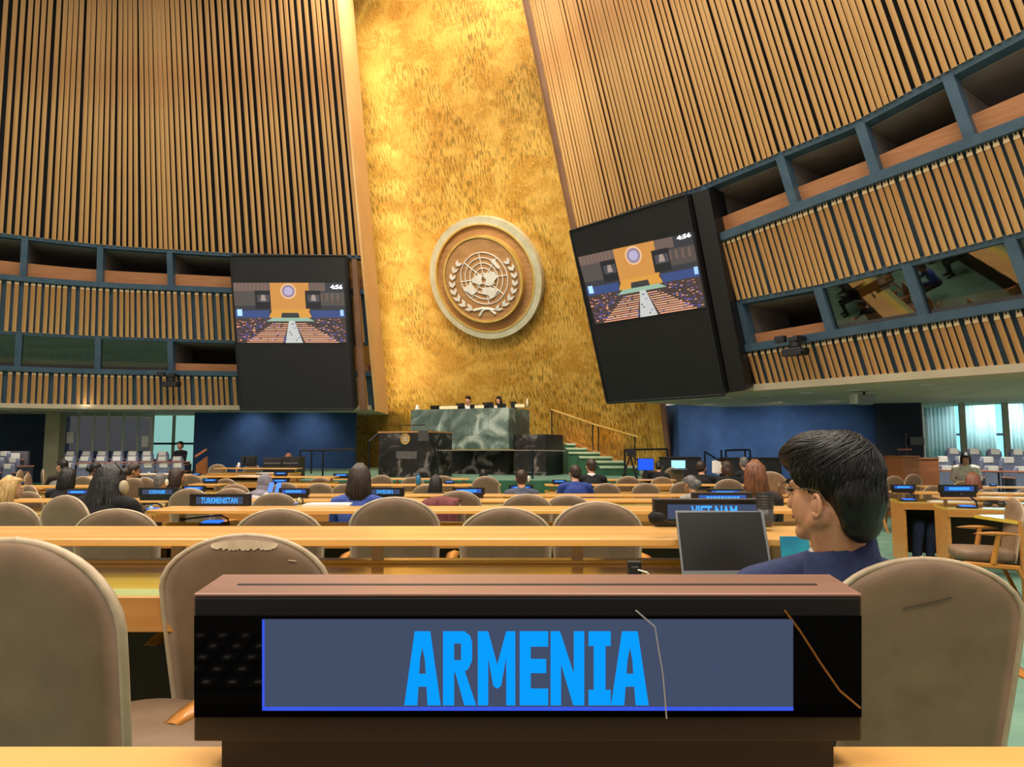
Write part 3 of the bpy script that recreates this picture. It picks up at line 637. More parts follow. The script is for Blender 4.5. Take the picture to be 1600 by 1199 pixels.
q = at(1422, 690, 17.2); t = thing('loudspeaker', 'small black loudspeaker on a stand by the right glazing', 'speaker', q); MB().box(-.06, .3, -.1, .1, -.1, .1).build('case', M_black, t, bevel=.02); MB().tube([(-.1, 0, .2), (-.1, 0, -1.1)], .03, 8).build('pole', M_black, t)
# steep wooden stair cheek left of the left blue wall
q0, q1, q2, q3 = at(306, 745, 20), at(322, 740, 20.4), at(322, 714, 20.4), at(306, 726, 20)
t = thing('stair_cheek', 'reddish wooden stair cheek with handrail by the left blue wall', 'stair', (0, 0, 0)); q0.z = fz(20); q1.z = fz(20); MB().prism([q0, q1, q2, q3], (0, .12, 0)).build('panel', M_reddesk, t); MB().tube([at(305, 714, 20), at(322, 703, 20.4)], .035, 6).build('handrail', M_reddesk, t); MB().tube([at(321, 704, 20.4), at(321, 716, 20.4)], .015, 6).build('post', M_metal, t)

# ------------------------------------------------------------------ podium
HALL = Matrix.Rotation(-TH, 4, 'Z')
def marble(name, c1, c2, c3, sc):
    m = bpy.data.materials.new(name); m.use_nodes = True; nt = m.node_tree; b = nt.nodes['Principled BSDF']; tc = nt.nodes.new('ShaderNodeTexCoord')
    n = nt.nodes.new('ShaderNodeTexNoise'); n.inputs['Scale'].default_value = sc; n.inputs['Detail'].default_value = 8; n.inputs['Distortion'].default_value = 1.6
    r = nt.nodes.new('ShaderNodeValToRGB'); e = r.color_ramp.elements; e[0].position = .38; e[0].color = (*hx(c1), 1); e[1].position = .68; e[1].color = (*hx(c3), 1); k = e.new(.54); k.color = (*hx(c2), 1)
    nt.links.new(tc.outputs['Object'], n.inputs['Vector']); nt.links.new(n.outputs['Fac'], r.inputs[0]); nt.links.new(r.outputs[0], b.inputs['Base Color']); b.inputs['Roughness'].default_value = .3; return m
M_mgreen = marble('green_marble', '4a5a52', '6d7d74', 'a9b4aa', 1.6); M_mdark = marble('dark_marble', '1b1918', '2a2624', '7b716c', 2.4)
def hallbox(px0, px1, ytop, ybot, D, depth, zbot=None):
    """box whose front faces the audience along the hall axis; returns base corner, width, z0, z1"""
    p0 = at(px0, ytop, D); n = GN2
    pl = onplane(px0, ytop, p0, n); pr = onplane(px1, ytop, p0, n); zb = onplane(px0, ybot, p0, n).z if zbot is None else zbot
    return pl, (Vector((pr.x, pr.y, 0))-Vector((pl.x, pl.y, 0))).length, zb, pl.z
def hall_block(name, label, cat, px0, px1, yt, yb, D, depth, matl, nslab, zbot=None, cap=None):
    pl, wd, zb, zt = hallbox(px0, px1, yt, yb, D, depth, zbot)
    t = thing(name, label, cat, (pl.x, pl.y, zb), -TH)
    MB().box(.02, wd-.02, .02, depth, 0, zt-zb-.01).build('core', matl, t)
    for k in range(nslab): MB().box(k*wd/nslab+.004, (k+1)*wd/nslab-.004, 0, .03, 0, zt-zb).build('slab', matl, t)
    MB().box(wd-.03, wd, .03, depth, 0, zt-zb).build('side_slab', matl, t); MB().box(0, .03, .03, depth, 0, zt-zb).build('side_slab', matl, t)
    if cap: MB().box(-.02, wd+.02, -.02, depth, zt-zb, zt-zb+.04).build('cap', cap, t)
    return t, pl, wd, zb, zt
M_capw = mat('cap_wood', 'b07a44', 'c28b52', rough=.4, scale=(2, 14, 14))
ros = hall_block('rostrum', 'high rostrum faced with veined green marble slabs', 'rostrum', 642, 795, 641, 702, 20.6, 1.4, M_mgreen, 5)
rz0 = ros[3]; _p = at(642, 641, 20.6)
hall_block('marble_plinth', 'dark veined marble base below the green rostrum', 'plinth', 672, 795, 703, 738, 20.9, 1.3, M_mdark, 4, zbot=st)
_pl, _wd = ros[1], ros[2]; _c = Vector((_pl.x, _pl.y, 0))+GR*(_wd+.03)-GN2*.25
t = thing('rostrum_wing', 'dark veined marble wing right of the green rostrum', 'rostrum', (_c.x, _c.y, st), -TH); _h = at(820, 680, 20.2).z-st; _w = .95
MB().box(.02, _w-.02, .02, 1.3, 0, _h-.01).build('core', M_mdark, t)
for k in range(2): MB().box(k*_w/2+.004, (k+1)*_w/2-.004, 0, .03, 0, _h).build('slab', M_mdark, t)
MB().box(_w-.03, _w, .03, 1.3, 0, _h).build('side_slab', M_black, t)
MB().box(-.01, _w+.01, -.01, .0, .08, .1).build('inlay', M_chrome, t)
lec = hall_block('lectern', 'black marble speaker lectern with round gold emblem and plaque', 'lectern', 592, 672, 677, 746, 18.4, 1.1, M_mdark, 2, zbot=st, cap=M_capw)
pl, wd, zb, zt = lec[1:]
t = lec[0]; me_ = MB(); me_.tube([(0, 0, 0), (0, -.03, 0)], .135, 24); o = me_.build('emblem_disc', mat('bronze_emblem', 'b58a5a', 'd0a678', rough=.4, metal=.4, scale=(30, 30, 30)), t); o.location = (wd*.54, 0, zt-zb-.16)
mm = MB(); mm.grid([[(.135*math.cos(a)*k, -.04, .135*math.sin(a)*k) for k in (.82, 1.)] for a in [i*math.pi/12 for i in range(25)]]); o = mm.build('emblem_rim', M_egold, t); o.location = (wd*.54, 0, zt-zb-.16)
for k in range(6):
    a = k*math.pi/3; o = MB().box(-.012, .012, -.035, -.03, .02, .085).build('emblem_mark', M_esilver, t); o.location = (wd*.54, 0, zt-zb-.16); o.rotation_euler = (0, a, 0)
MB().box(wd*.36, wd*.76, -.02, .0, zt-zb-.66, zt-zb-.47).build('plaque', mat('grey_plaque', '5a5352', '64605e', rough=.5, scale=(5, 5, 5)), t, bevel=.004)
MB().box(wd*.78, wd*.98, -.03, .25, zt-zb-.22, zt-zb+.06).build('desk_lamp_box', mat('smoked_glass_box', '4a4844', rough=.3), t, bevel=.01)
MB().tube([(wd*.3, .3, zt-zb), (wd*.3, .28, zt-zb+.2), (wd*.8, .28, zt-zb+.2)], .012, 6).build('microphone_stem', M_metal, t)
# things on the rostrum top
tops = ros[4]
def on_ros(px, py=640, back=.35):
    p = onplane(px, py, at(642, 641, 20.6)-GN2*back, GN2); return Vector((p.x, p.y, tops))
for k, (px, wpx) in enumerate(((681, 18), (720, 14), (741, 14), (763, 18), (784, 14), (803, 9))):
    p = on_ros(px); w_ = wpx/FPX*20.8; t = thing('desk_monitor', 'low black monitor on the green rostrum, %s from the left' % ordn[k], 'monitor', p, -TH, 'monitors on the rostrum')
    MB().prism([(-w_/2, 0, .01), (w_/2, 0, .01), (w_/2, -.05, .13+.05*(k % 2)), (-w_/2, -.05, .13+.05*(k % 2))], (0, .03, 0)).build('panel', M_black, t); MB().box(-w_/4, w_/4, 0, .12, 0, .012).build('foot', M_black, t)
for k, px in enumerate((694, 708, 749, 812)):
    p = on_ros(px, back=.2); MB().box(-.13, .13, -.1, .1, 0, .09).build('document_stack', mat('paper_cream', 'ecd9a8', 'f4e6c0', rough=.8, scale=(2, 2, 40)), label='cream document stack on the green rostrum, %s from the left' % ordn[k], cat='papers', group='documents on the rostrum', bevel=.005).location = p
p = on_ros(652, back=.3); t = thing('glass_carafe', 'white cups and carafe at the left end of the green rostrum', 'carafe', p); MB().lathe([(.06, 0), (.07, .06), (.04, .12), (.045, .16)], (0, 0, 0), 14).build('jug', M_white, t, smooth=True); MB().lathe([(.1, 0), (.1, .02)], (0, 0, 0), 16).build('tray', M_chrome, t)
p = on_ros(824, back=.3); MB().lathe([(.03, 0), (.035, .14), (.02, .2), (.02, .24)], (0, 0, 0), 12).build('bottle', mat('bottle_pale', 'e8d4b0', rough=.3), label='pale bottle at the right end of the green rostrum', cat='bottle', smooth=True).location = p
# stairs at the right
stair_t = thing('podium_stairs', 'pale green carpeted steps rising to the rostrum beside the gold wall', 'stairs')
ys = [(884, 899, 694, 699), (884, 917, 701, 706), (888, 937, 707.5, 713), (905, 957, 714.5, 720), (921, 978, 721.5, 728), (937, 999, 730, 737)]
M_step = mat('step_carpet', 'a9b99a', 'bccbae', rough=.95, scale=(8, 8, 8))
for k, (xa, xb, ya, yb) in enumerate(ys):
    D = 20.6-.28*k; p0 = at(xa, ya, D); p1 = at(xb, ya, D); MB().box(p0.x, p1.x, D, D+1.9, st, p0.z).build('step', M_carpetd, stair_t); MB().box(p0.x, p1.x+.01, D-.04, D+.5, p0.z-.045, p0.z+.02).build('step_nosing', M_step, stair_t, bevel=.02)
g = rail('stair_handrail', 'slim gold handrail with glass panels sloping down the gold stair wall', [gold(861, 640, .35), gold(930, 664, .35), gold(997, 683, .35)], .03, [(gold(862, 640, .35), 1.3), (gold(926, 663, .35), 1.1), (gold(935, 666, .35), 1.1), (gold(992, 682, .35), .9)], M_egold)
MB().prism([gold(862, 642, .33), gold(992, 684, .33), gold(990, 725, .33), gold(862, 690, .33)], GNRM*.012).build('pane', glassmat('amber_glass', (.95, .9, .8), .05), g)
bs = MB(); a = gold(885, 688, .15); b = gold(990, 733, .15); bs.tube([a, b], .07, 4); bs.build('trim_7', M_capw, kind='structure')
# stage railings
rail('stage_rail', 'dark metal railing on the stage before the left blue wall', [at(469, 704, 17.2), at(505, 704, 17.2), at(554, 703, 18.8)], .022, [(at(469, 704, 17.2), .66), (at(505, 704, 17.2), .66), (at(487, 705, 19), .6)])
rail('stage_rail', 'dark metal rail at the left side of the lectern', [at(577, 691, 18.6), at(592, 677, 18.9)], .03, [(at(577, 691, 18.6), .75)])
rail('stage_rail', 'thin steel rail crossing in front of the dark marble base', [at(684, 704, 17.4), at(832, 704, 17.1), at(884, 705, 17.0)], .012, [(at(832, 704, 17.1), .68), (at(684, 704, 17.4), .68)], M_chrome)
rail('stage_rail', 'dark metal rail on the stage edge right of the stairs', [at(976, 703, 16.9), at(1043, 702, 17.3)], .022, [(at(1043, 702, 17.3), .72), (at(976, 703, 16.9), .71)])
rail('wall_rail', 'dark handrail with posts before the right blue wall, left part', [at(1101, 706, 18), at(1127, 722, 17.8)], .02, [(at(1101, 706, 18), .6), (at(1127, 703, 17.8), .6)])
rail('wall_rail', 'dark handrail with posts before the right blue wall, right part', [at(1133, 704, 17.6), at(1172, 703, 17.4)], .022, [(at(1134, 704, 17.6), .7), (at(1164, 703, 17.4), .7), (at(1172, 703, 17.4), .7)])
p = at(985, 706, 16.4); t = thing('tripod', 'black tripod stand on the stage edge beside the blue monitor', 'tripod', p)
for k, (dx, dy) in enumerate(((-.2, 0), (.14, -.1), (.16, .2))): MB().tube([(0, 0, -.1), (dx, dy, -.62)], .018, 6).build('leg', M_black, t)
MB().box(-.08, .08, -.06, .06, -.1, .06).build('head', M_black, t); MB().tube([(-.1, 0, .02), (.3, -.3, -.35)], .02, 6).build('pan_handle', M_black, t)
p = at(1009, 726, 15.4); t = thing('blue_monitor', 'monitor with bright blue picture by the stage right', 'monitor', (p.x, p.y, p.z)); cs = MB().box(-.175, .175, 0, .04, -.13, .13).build('case', M_black, t); MB().box(-.165, .165, -.008, 0, -.12, .12).build('panel', mat('blue_screen', '0038c8', emit='0a4cff', estr=1.), cs); MB().box(-.04, .04, .0, .08, -.3, -.13).build('foot', M_black, t)
# black loudspeakers and consoles before the left blue wall
M_cons = mat('console_black', '1a1a1c', '232326', rough=.6, scale=(8, 8, 8))
for k, (xa, xb, ya, yb) in enumerate(((376, 381, 713, 728), (383, 397, 713, 729))):
    a = at(xa, ya, 17.6); b = at(xb, yb, 17.6); t = thing('stage_speaker', 'black box loudspeaker before the left blue wall, %s one' % ['narrow', 'wide'][k], 'speaker'); MB().box(a.x, b.x, 17.6, 17.8, b.z, a.z).build('case', M_cons, t, bevel=.01)
    if k: MB().tube([((a.x+b.x)/2, 17.6, (a.z+b.z)/2-.03), ((a.x+b.x)/2, 17.58, (a.z+b.z)/2-.03)], .07, 14).build('cone', M_black, t)
for k, (xa, xb, ya, yb) in enumerate(((411, 440, 716, 735), (441, 467, 714, 737))):
    a = at(xa, ya, 17.0); b = at(xb, yb, 17.0); t = thing('mixing_console', 'black control console before the left blue wall, %s of two' % ['left', 'right'][k], 'console'); MB().box(a.x, b.x, 17.0, 17.5, b.z-.5, a.z).build('case', M_cons, t, bevel=.01); MB().box(a.x+.03, b.x-.03, 16.985, 17.0, (a.z+b.z)/2+.01, (a.z+b.z)/2+.03).build('trim_strip', M_chrome, t)
a = at(1062, 722, 17.2); simple_box('stage_console', 'black console table before the right blue wall', 'console', (a.x, a.y, fz(16)), .9, .5, a.z-fz(16)+.12, M_cons)
a = at(1172, 722, 16.8); simple_box('stage_console', 'long black console in front of the right blue wall rails', 'console', (a.x, a.y, fz(16)), 1.3, .5, a.z-fz(16)+.1, M_cons)
# ------------------------------------------------------------------ delegates' desks
M_dtop = mat('desk_wood_top', 'd9a055', 'e5b26a', rough=.35, scale=(1.2, 18, 18), detail=5, coat=.25)
M_dfas = mat('desk_wood_front', 'c0803a', 'cf9048', rough=.4, scale=(1.2, 18, 18), detail=5, coat=.15)
M_dyel = mat('desk_gold_reflection', 'e0bc44', 'eac956', rough=.2, scale=(1.2, 14, 14), coat=1.)  # yellow base colour paints in the gold wall's reflection on the desk tops
M_dgrn = mat('desk_green_leather', '8f9a5a', '9aa566', rough=.5, scale=(6, 6, 6))
M_post = mat('olive_post', 'c8bd98', rough=.5); M_under = mat('desk_underside', '3a2a1c', '44321f', rough=.8, scale=(3, 3, 3))
DESKS = []
def rest(px, py, D, tol=.45, lo=False):
    """distance at which a thing seen at this pixel rests on a desk, nearest to D"""
    best = None; r = ray(px, py)
    for (x0, y0, z0, rz, L, H, sh) in DESKS:
        for z, ya, yb in ((z0+H, -.36, 0), (z0+sh, -.66, -.08))[:1 if lo else 2]:
            k = (z-CAM.z)/r.z if abs(r.z) > 1e-6 else -1
            if k <= 0: continue
            p = CAM+r*k; dx, dy = p.x-x0, p.y-y0; lx = dx*math.cos(rz)+dy*math.sin(rz); ly = -dx*math.sin(rz)+dy*math.cos(rz)
            if -.05 < lx < L+.05 and ya-.06 < ly < yb+.06 and (best is None or abs(p.y-D) < abs(best-D)): best = p.y
    return best if best is not None and abs(best-D) < tol*D else None
def rest2(px, py, D, tol=.45, lo=False):
    for d in (0, 1, -1, 2, -2, 3, -3, 4, -4, 5, -5, 6, -6, 7, -7):
        r = rest(px, py+d, D, tol, lo)
        if r: return py+d, r
    return py, D
def ledge_h(Y): return float(np.interp(Y, [.5, 2.55, 4.98, 7.8, 9.6, 12.2, 15, 20], [.2, .277, .404, .549, .615, .616, .636, .66]))
def desk(name, label, xa, xb, Y, rz=0., origin=None, nposts=None, group='long delegate desks', ends=True, h=None):
    """Y is the far edge of the raised ledge; local frame: x along the desk, y away from the sitters, z from the floor"""
    h = ledge_h(Y) if h is None else h; zl = CAM.z-h; z0 = fz(Y-.4) if origin is None else origin[2]; L = xb-xa
    o = thing(name, label, 'desk', (xa, Y, z0) if origin is None else origin, rz, group); H = zl-z0
    DESKS.append((*o.location, rz, L, H, H-.112))
    MB().box(0, L, -.36, 0, H-.022, H).build('ledge', M_dtop, o, bevel=.004)
    sh = H-.112
    wt = MB().box(0, L, -.66, -.08, sh-.02, sh).build('writing_top', M_dyel, o, bevel=.003)
    MB().box(.01, L-.01, -.655, -.56, sh, sh+.003).build('leather_strip', M_dgrn, wt)
    MB().box(0, L, -.13, -.07, sh, sh+.012).build('rim', M_dyel, wt, bevel=.003)
    MB().box(0, L, -.675, -.655, sh-.085, sh+.004).build('front_edge', M_dfas, wt, bevel=.003)
    MB().box(.02, L-.02, -.12, -.1, .06, sh-.02).build('modesty_panel', M_under, o)
    n = nposts or max(2, int(L/.7)+1)
    for k in range(n):
        x = .12+(L-.24)*k/(n-1); MB().box(x-.018, x+.018, -.12, -.09, sh+.01, H-.02).build('post', M_post, o)
    if ends:
        for x in (0, L-.03): MB().box(x, x+.03, -.64, -.1, .0, sh-.02).build('end_panel', M_dfas, o, bevel=.003)
    return o
def pxx(px, Y): return (px-800)/FPX*Y
desk('delegate_desk', 'long delegate desk nearest the camera, carrying the large front nameplate', -1.6, 1.6, .5)
desk('delegate_desk', 'long delegate desk of the man in the navy suit, carrying the laptop', -2.6, pxx(1290, 2.3), 2.55)
desk('delegate_desk', 'long delegate desk carrying the second largest lit nameplate at left', pxx(250, 4.75), pxx(1260, 4.98), 4.98)
desk('delegate_desk', 'long delegate desk at left before the woman with braids', -6.4, pxx(292, 7.8), 7.8)
desk('delegate_desk', 'long delegate desk behind the brown-haired woman, with maroon coat chair', pxx(392, 7.8), pxx(1240, 7.8), 7.8)
desk('delegate_desk', 'long delegate desk in the centre before the grey-suited man with earpiece', pxx(436, 9.6), pxx(1240, 9.6), 9.6)
desk('delegate_desk', 'far delegate desk left of the centre aisle, two rows before the stage', pxx(452, 12.2), pxx(783, 12.2), 12.2)
desk('delegate_desk', 'far delegate desk right of the centre aisle under the blue-suited man', pxx(850, 12.2), pxx(1240, 12.2), 12.2)
desk('delegate_desk', 'front-most delegate desk before the black lectern', pxx(512, 15), pxx(735, 15), 15)
desk('delegate_desk', 'front-most delegate desk before the stage stairs', pxx(944, 14.4), pxx(1048, 14.4), 14.4)
def deskpx(label, px0, py0, Y0, L, rz, hh=.865):
    q = at(px0, py0, Y0); desk('delegate_desk', label, 0, L, Y0, rz, (q.x, q.y, q.z-hh), h=CAM.z-q.z)
deskpx('short delegate desk at far left behind the blonde woman', 14, 758.5, 9.6, 1.35, .1)
deskpx('angled delegate desk at left below the far woman in navy', 180, 750, 12.5, 1.2, .12)
deskpx('angled delegate desk at left with papers and a white cup', 205, 741, 14.6, 1.3, .1)
deskpx('angled delegate desk at left in front of the wooden stair cheek', 300, 743.5, 14.2, 3.0, -.08)
deskpx('angled delegate desk at left beyond the long-haired woman', 281, 770.5, 9.6, 1.0, -.1)
deskpx('small delegate desk left of the grey headscarf', 312, 755.5, 12.0, .55, -.1)
deskpx('short delegate desk right of the braids', 176, 765.5, 10.6, .55, .1)
deskpx('reporter table before the left blue wall', 346, 731, 17.0, 2.0, -.1)
# right block, turned towards the podium
deskpx('right-hand delegate desk nearest the aisle, with blue-lit microphone unit', 1455, 774, 8.6, 3.2, -.30, .86)
deskpx('right-hand delegate desk one row further, beside the navy suit shoulder', 1387, 767, 9.7, 1.6, -.22, .86)
deskpx('right-hand delegate desk before the grey seats', 1432, 758.5, 12.4, 2.6, -.2, .86)
q = at(1594, 815, 6.1); t = thing('desk_end', 'orange wooden desk end cut by the right photo edge', 'desk', (q.x, q.y, fz(6))); MB().box(0, .8, 0, .03, .0, q.z-fz(6)).build('end_panel', M_dfas, t); MB().box(0, .8, .03, .6, q.z-fz(6)-.03, q.z-fz(6)).build('writing_top', M_dyel, t)

# ------------------------------------------------------------------ chairs
M_lea = mat('chair_leather', '7c624a', '8a6f55', rough=.55, scale=(9, 9, 9), detail=8, bump=.06); M_pip = mat('chair_piping', 'b8a284', 'c9b494', rough=.5, scale=(20, 20, 20)); M_cw = mat('chair_wood', 'b9762c', 'c98638', rough=.35, scale=(8, 8, 2), coat=.2)
def hw(z):  # half width of the backrest at height z
    if z > .775:
        u = min(1, (z-.775)/.135); return .215*max(0, 1-u*u)**.5
    return .215-.028*((.775-z)/.38)**1.2
def back_pt(x, z, off):  # reclined, slightly wrapped shell; local y away from camera = seat side
    return Vector((x, (.91-z)*.16+off-.9*x*x*.5+.045, z))
def chair_mesh():
    P = {}
    zs = [.36+.415*k/6 for k in range(6)]+[.775+.135*math.sin(math.radians(a)) for a in (0, 12, 24, 35, 45, 54, 62, 69, 75, 80, 84, 87, 89.2)]
    m = MB(); rows = []
    for z in zs:
        w_ = hw(z); row = []
        for k in range(13): u = -1+k/6; row.append(back_pt(u*w_, z, -.028*(1-abs(u)**4)*min(1, w_/.16)**.8))
        for k in range(13): u = 1-k/6; row.append(back_pt(u*w_, z, .03*(1-abs(u)**4)*min(1, w_/.16)**.8))
        rows.append(row)
    m.grid(rows, closed=True); m.f += [tuple(range(26))[::-1]]; m.mi += [0]; P['backrest'] = m.mesh('backrest', M_lea, True)
    pts = [back_pt(-hw(z), z, 0) for z in zs]+[back_pt(0, .912, 0)]+[back_pt(hw(z), z, 0) for z in zs[::-1]]
    m = MB(); m.tube(pts, .0075, 6); P['piping'] = m.mesh('piping', M_pip, True)
    m = MB(); rows = []
    for r_, z in ((.0, .37), (.9, .37), (1., .39), (1., .44), (.92, .465), (.0, .47)):
        rows.append([(.225*r_*math.copysign(abs(math.cos(a))**.5, math.cos(a)), .32+.235*r_*math.copysign(abs(math.sin(a))**.5, math.sin(a)), z) for a in [i*math.pi/14 for i in range(28)]])
    m.grid(rows, closed=True); P['seat'] = m.mesh('seat', M_lea, True)
    for s in (-1, 1):
        m = MB(); rows = []
        for k in range(9):
            u = -1+k/4; ww = .032*(1-u*u*.75)**.5; y = .27+u*.17; zz = .625-.012*u*u
            rows.append([(s*.265-ww, y, zz), (s*.265, y, zz-.026*(1-u*u)), (s*.265+ww, y, zz), (s*.265, y, zz+.012*(1-u*u*.8))])
        m.grid(rows, closed=True); m.f += [(0, 1, 2, 3), (32, 35, 34, 33)]; m.mi += [0, 0]; P['armrest%d' % s] = m.mesh('armrest', M_cw, True)
        m = MB(); m.tube([(s*.262, .25, .62), (s*.25, .3, .36)], [.02, .024], 6); P['arm_post%d' % s] = m.mesh('arm_post', M_cw)
        m = MB(); m.tube([(s*.245, .52, .35), (s*.245, .12, .33), (s*.245, -.02, .0)], [.022, .026, .016], 6); P['rear_leg%d' % s] = m.mesh('rear_leg', M_cw)
        m = MB(); m.tube([(s*.245, .48, .345), (s*.245, .54, .0)], [.024, .016], 6); P['front_leg%d' % s] = m.mesh('front_leg', M_cw)
    return P
CM = chair_mesh()
def chair(px, ytop, D, rz, label, group='beige delegate chairs', extra=None, ws=1.):
    q = at(px, ytop, D); z0 = fz(D); H = max(.6, q.z-z0); s = H/.91
    t = thing('delegate_chair', label, 'chair', (q.x, q.y-.045*math.cos(rz), z0), rz, group, (ws, ws, s))
    bk = None
    for k, me in CM.items():
        o = link(k.rstrip('-1') if k[-1] == '1' else k, me, bk if k == 'piping' else t)
        if k == 'backrest': bk = o
    return t
c1 = chair(12, 847, 1.27, -.28, 'beige leather chair at lower left, largest, cut by the photo edge', ws=1.1)
c2 = chair(386, 838, 1.86, 0, 'beige leather chair with torn peeling top edge behind the large nameplate')
c3 = chair(1442, 875, 1.62, .02, 'beige leather chair with scratched back behind the man in navy', ws=1.03)
# torn strip and scratches
def on_back(t, x, z, off=-.036): return back_pt(x, z, -.028*(1-min(1, abs(x)/max(.01, hw(z)))**4)*min(1, hw(z)/.16)**.8-.0028)
rnd = random.Random(3); m = MB(); n = 34; top = []; bot = []
for k in range(n+1):
    x = -.085+.17*k/n; zt = .775+.135*(1-(abs(x)/.215)**2)**.5-.007; top.append(on_back(c2, x, zt)); bot.append(on_back(c2, x, zt-(.006+.024*math.sin(math.pi*k/n)**.5*(.6+.4*rnd.random()))))
m.grid([top, bot]); m.build('torn_edge', mat('torn_lining', 'c2a888', 'cdb596', rough=.8, scale=(30, 30, 30)), c2, label='pale torn lining along the top')
MB().tube([on_back(c2, .115, .85), on_back(c2, .135, .848)], .0015, 4).build('scuff', M_pip, c2)
MB().tube([on_back(c3, -.055, .80), on_back(c3, 0, .812), on_back(c3, .05, .826)], .0012, 4).build('scratch', mat('scratch_dark', '3a2c22', rough=.8), c3, label='dark diagonal scratch')
rowB = [(12, 787, 4.2, -.1, 'at the photo left edge, second row'), (99, 776, 3.95, -.45, 'leaning left of the woman with braids'), (184, 797, 3.6, 0, 'directly below the woman with braids'), (437, 797, 3.5, 0, 'below the second largest nameplate'),
        (617, 779, 3.46, 0, 'tall and centre-left in the second row, below the maroon coat'), (790, 795, 3.4, 0, 'in the middle of the second row'), (933, 786, 3.5, 0, 'pale-rimmed, left of the laptop')]
for x, y, D, r, l in rowB: chair(x, y, D, r, 'beige chair '+l)
far = [(564, 773, 6.5, 0, 'before the brown-haired woman in blue'), (823, 773.5, 6.1, 0, 'in the third row at photo centre'), (887, 775, 6.8, 0, 'in the third row right of centre'), (717, 768, 6.9, 0, 'with white rim left of the far centre nameplate'), (667, 758, 11.0, 0, 'behind the black-haired person'), (430, 771.5, 6.9, 0, 'right of the second largest nameplate'),
       (44, 769, 8.0, -.3, 'right of the blonde woman'), (43, 759.5, 8.4, -.5, 'turned sideways behind the blonde woman'), (759, 745, 11.1, 0, 'before the dark-haired head at far centre'), (596, 743, 14.0, 0, 'right of the brown-haired woman head'), (645, 746, 13.7, 0, 'left of the black-haired person, below the lectern'), (692, 744, 14.0, 0, 'just below the dark rostrum base'),
       (500, 747, 14.2, 0, 'far left of the brown-haired woman, front row'), (499, 756, 11.1, 0, 'far left of the brown-haired woman, second row'), (540, 757, 11.1, 0, 'touching the brown-haired woman at left'), (890, 759, 11.2, 0, 'below the blue-suited man'), (929, 744, 13.4, 0, 'behind the dark-suited man with red-brown hair'), (981, 745, 12.9, 0, 'before the stage stairs'),
       (1034, 746, 14.0, 0, 'right of the stairs chair'), (947, 756, 11.1, 0, 'in the far rows right of the blue-suited man'), (1009, 756, 11.1, 0, 'in the far rows below the blue monitor'), (1068, 754, 11.1, .2, 'left of the grey-haired person with bun'), (1017, 734, 15.6, .2, 'pale, below the blue monitor'), (1053, 731, 16.0, .2, 'pale, right of the blue monitor'),
       (1138, 749.5, 10.6, 0, 'behind the woman with auburn hair at left'), (1203, 738, 9.5, 0, 'pale, between the auburn hair and the navy-suited man'), (394, 726, 18.2, 0, 'pale, above the grey headscarf'), (429, 726, 18.2, 0, 'pale, above and right of the grey headscarf'), (459, 730, 17.4, 0, 'pale, by the right mixing console'), (367, 728, 17.6, -1.2, 'seen from its side left of the grey headscarf'),
       (209, 748, 9.8, 0, 'left of the two beside the woman with braids'), (225, 747, 9.8, -.3, 'right of the two beside the woman with braids'), (129, 745, 11.2, -.2, 'left of the braids, behind the small nameplate'), (299, 742.5, 13.5, 0, 'pale, left of the wooden stair cheek'), (352, 748.5, 12.2, -.2, 'left of the grey headscarf'), (367, 757.5, 9.6, -.1, 'below left of the grey headscarf'),
       (28, 735, 12.4, -1.2, 'sideways at far left, first'), (40, 740, 12.0, -1.2, 'sideways at far left, second'), (64, 734, 13.4, -.9, 'at far left beside the grey-jacketed man'), (445, 755, 11.1, 0, 'right of the tablets at left'), (1398, 744.5, 12.6, .3, 'far right, beside the dark hair'), (1428, 741.5, 13.0, .4, 'far right, highest of three'),
       (1459, 759.5, 11.0, .3, 'far right between the two nameplates'), (1504, 752.5, 11.5, .3, 'far right above the wide nameplate'), (1544, 764, 9.8, .3, 'far right beside the red-haired head'), (1601, 766, 10.2, .3, 'cut by the right photo edge in the far rows'), (341, 726, 18.5, .3, 'dark, before the left blue wall'), (296, 764.5, 6.6, -.2, 'left of the second largest nameplate'), (362, 764, 7.9, 0, 'pale-topped behind the second largest nameplate')]
for x, y, D, r, l in far: chair(x, y, D, r, 'beige chair '+l)
side = chair(1592, 779, 6.3, 1.25, 'beige chair seen from its side with wooden armrest at right')
# red coat over a chair of the third row
p0 = at(662, 781, 6.55); t = thing('coat', 'maroon coat draped over a chair back in the third row', 'coat', p0); c4 = chair(690, 781.5, 6.62, 0, 'beige chair under the maroon coat')
m = MB(); rows = []
for k in range(9):
    z = [0.005, .012, .012, 0, -.06, -.14, -.2, -.27, -.33][k]; y = [.16, .1, .02, -.03, -.05, -.055, -.06, -.06, -.06][k]
    rows.append([(.32*u+.012*math.sin(u*14+k), y-.02+.012*math.sin(u*25+k*.7), z-.03*abs(u-.5)*2) for u in [i/16 for i in range(17)]])
m.grid(rows); o = m.build('cloth', mat('maroon_cloth', '6a3434', '7c4240', rough=.9, scale=(6, 6, 6)), t, smooth=True); s_ = o.modifiers.new('solid', 'SOLIDIFY'); s_.thickness = .02

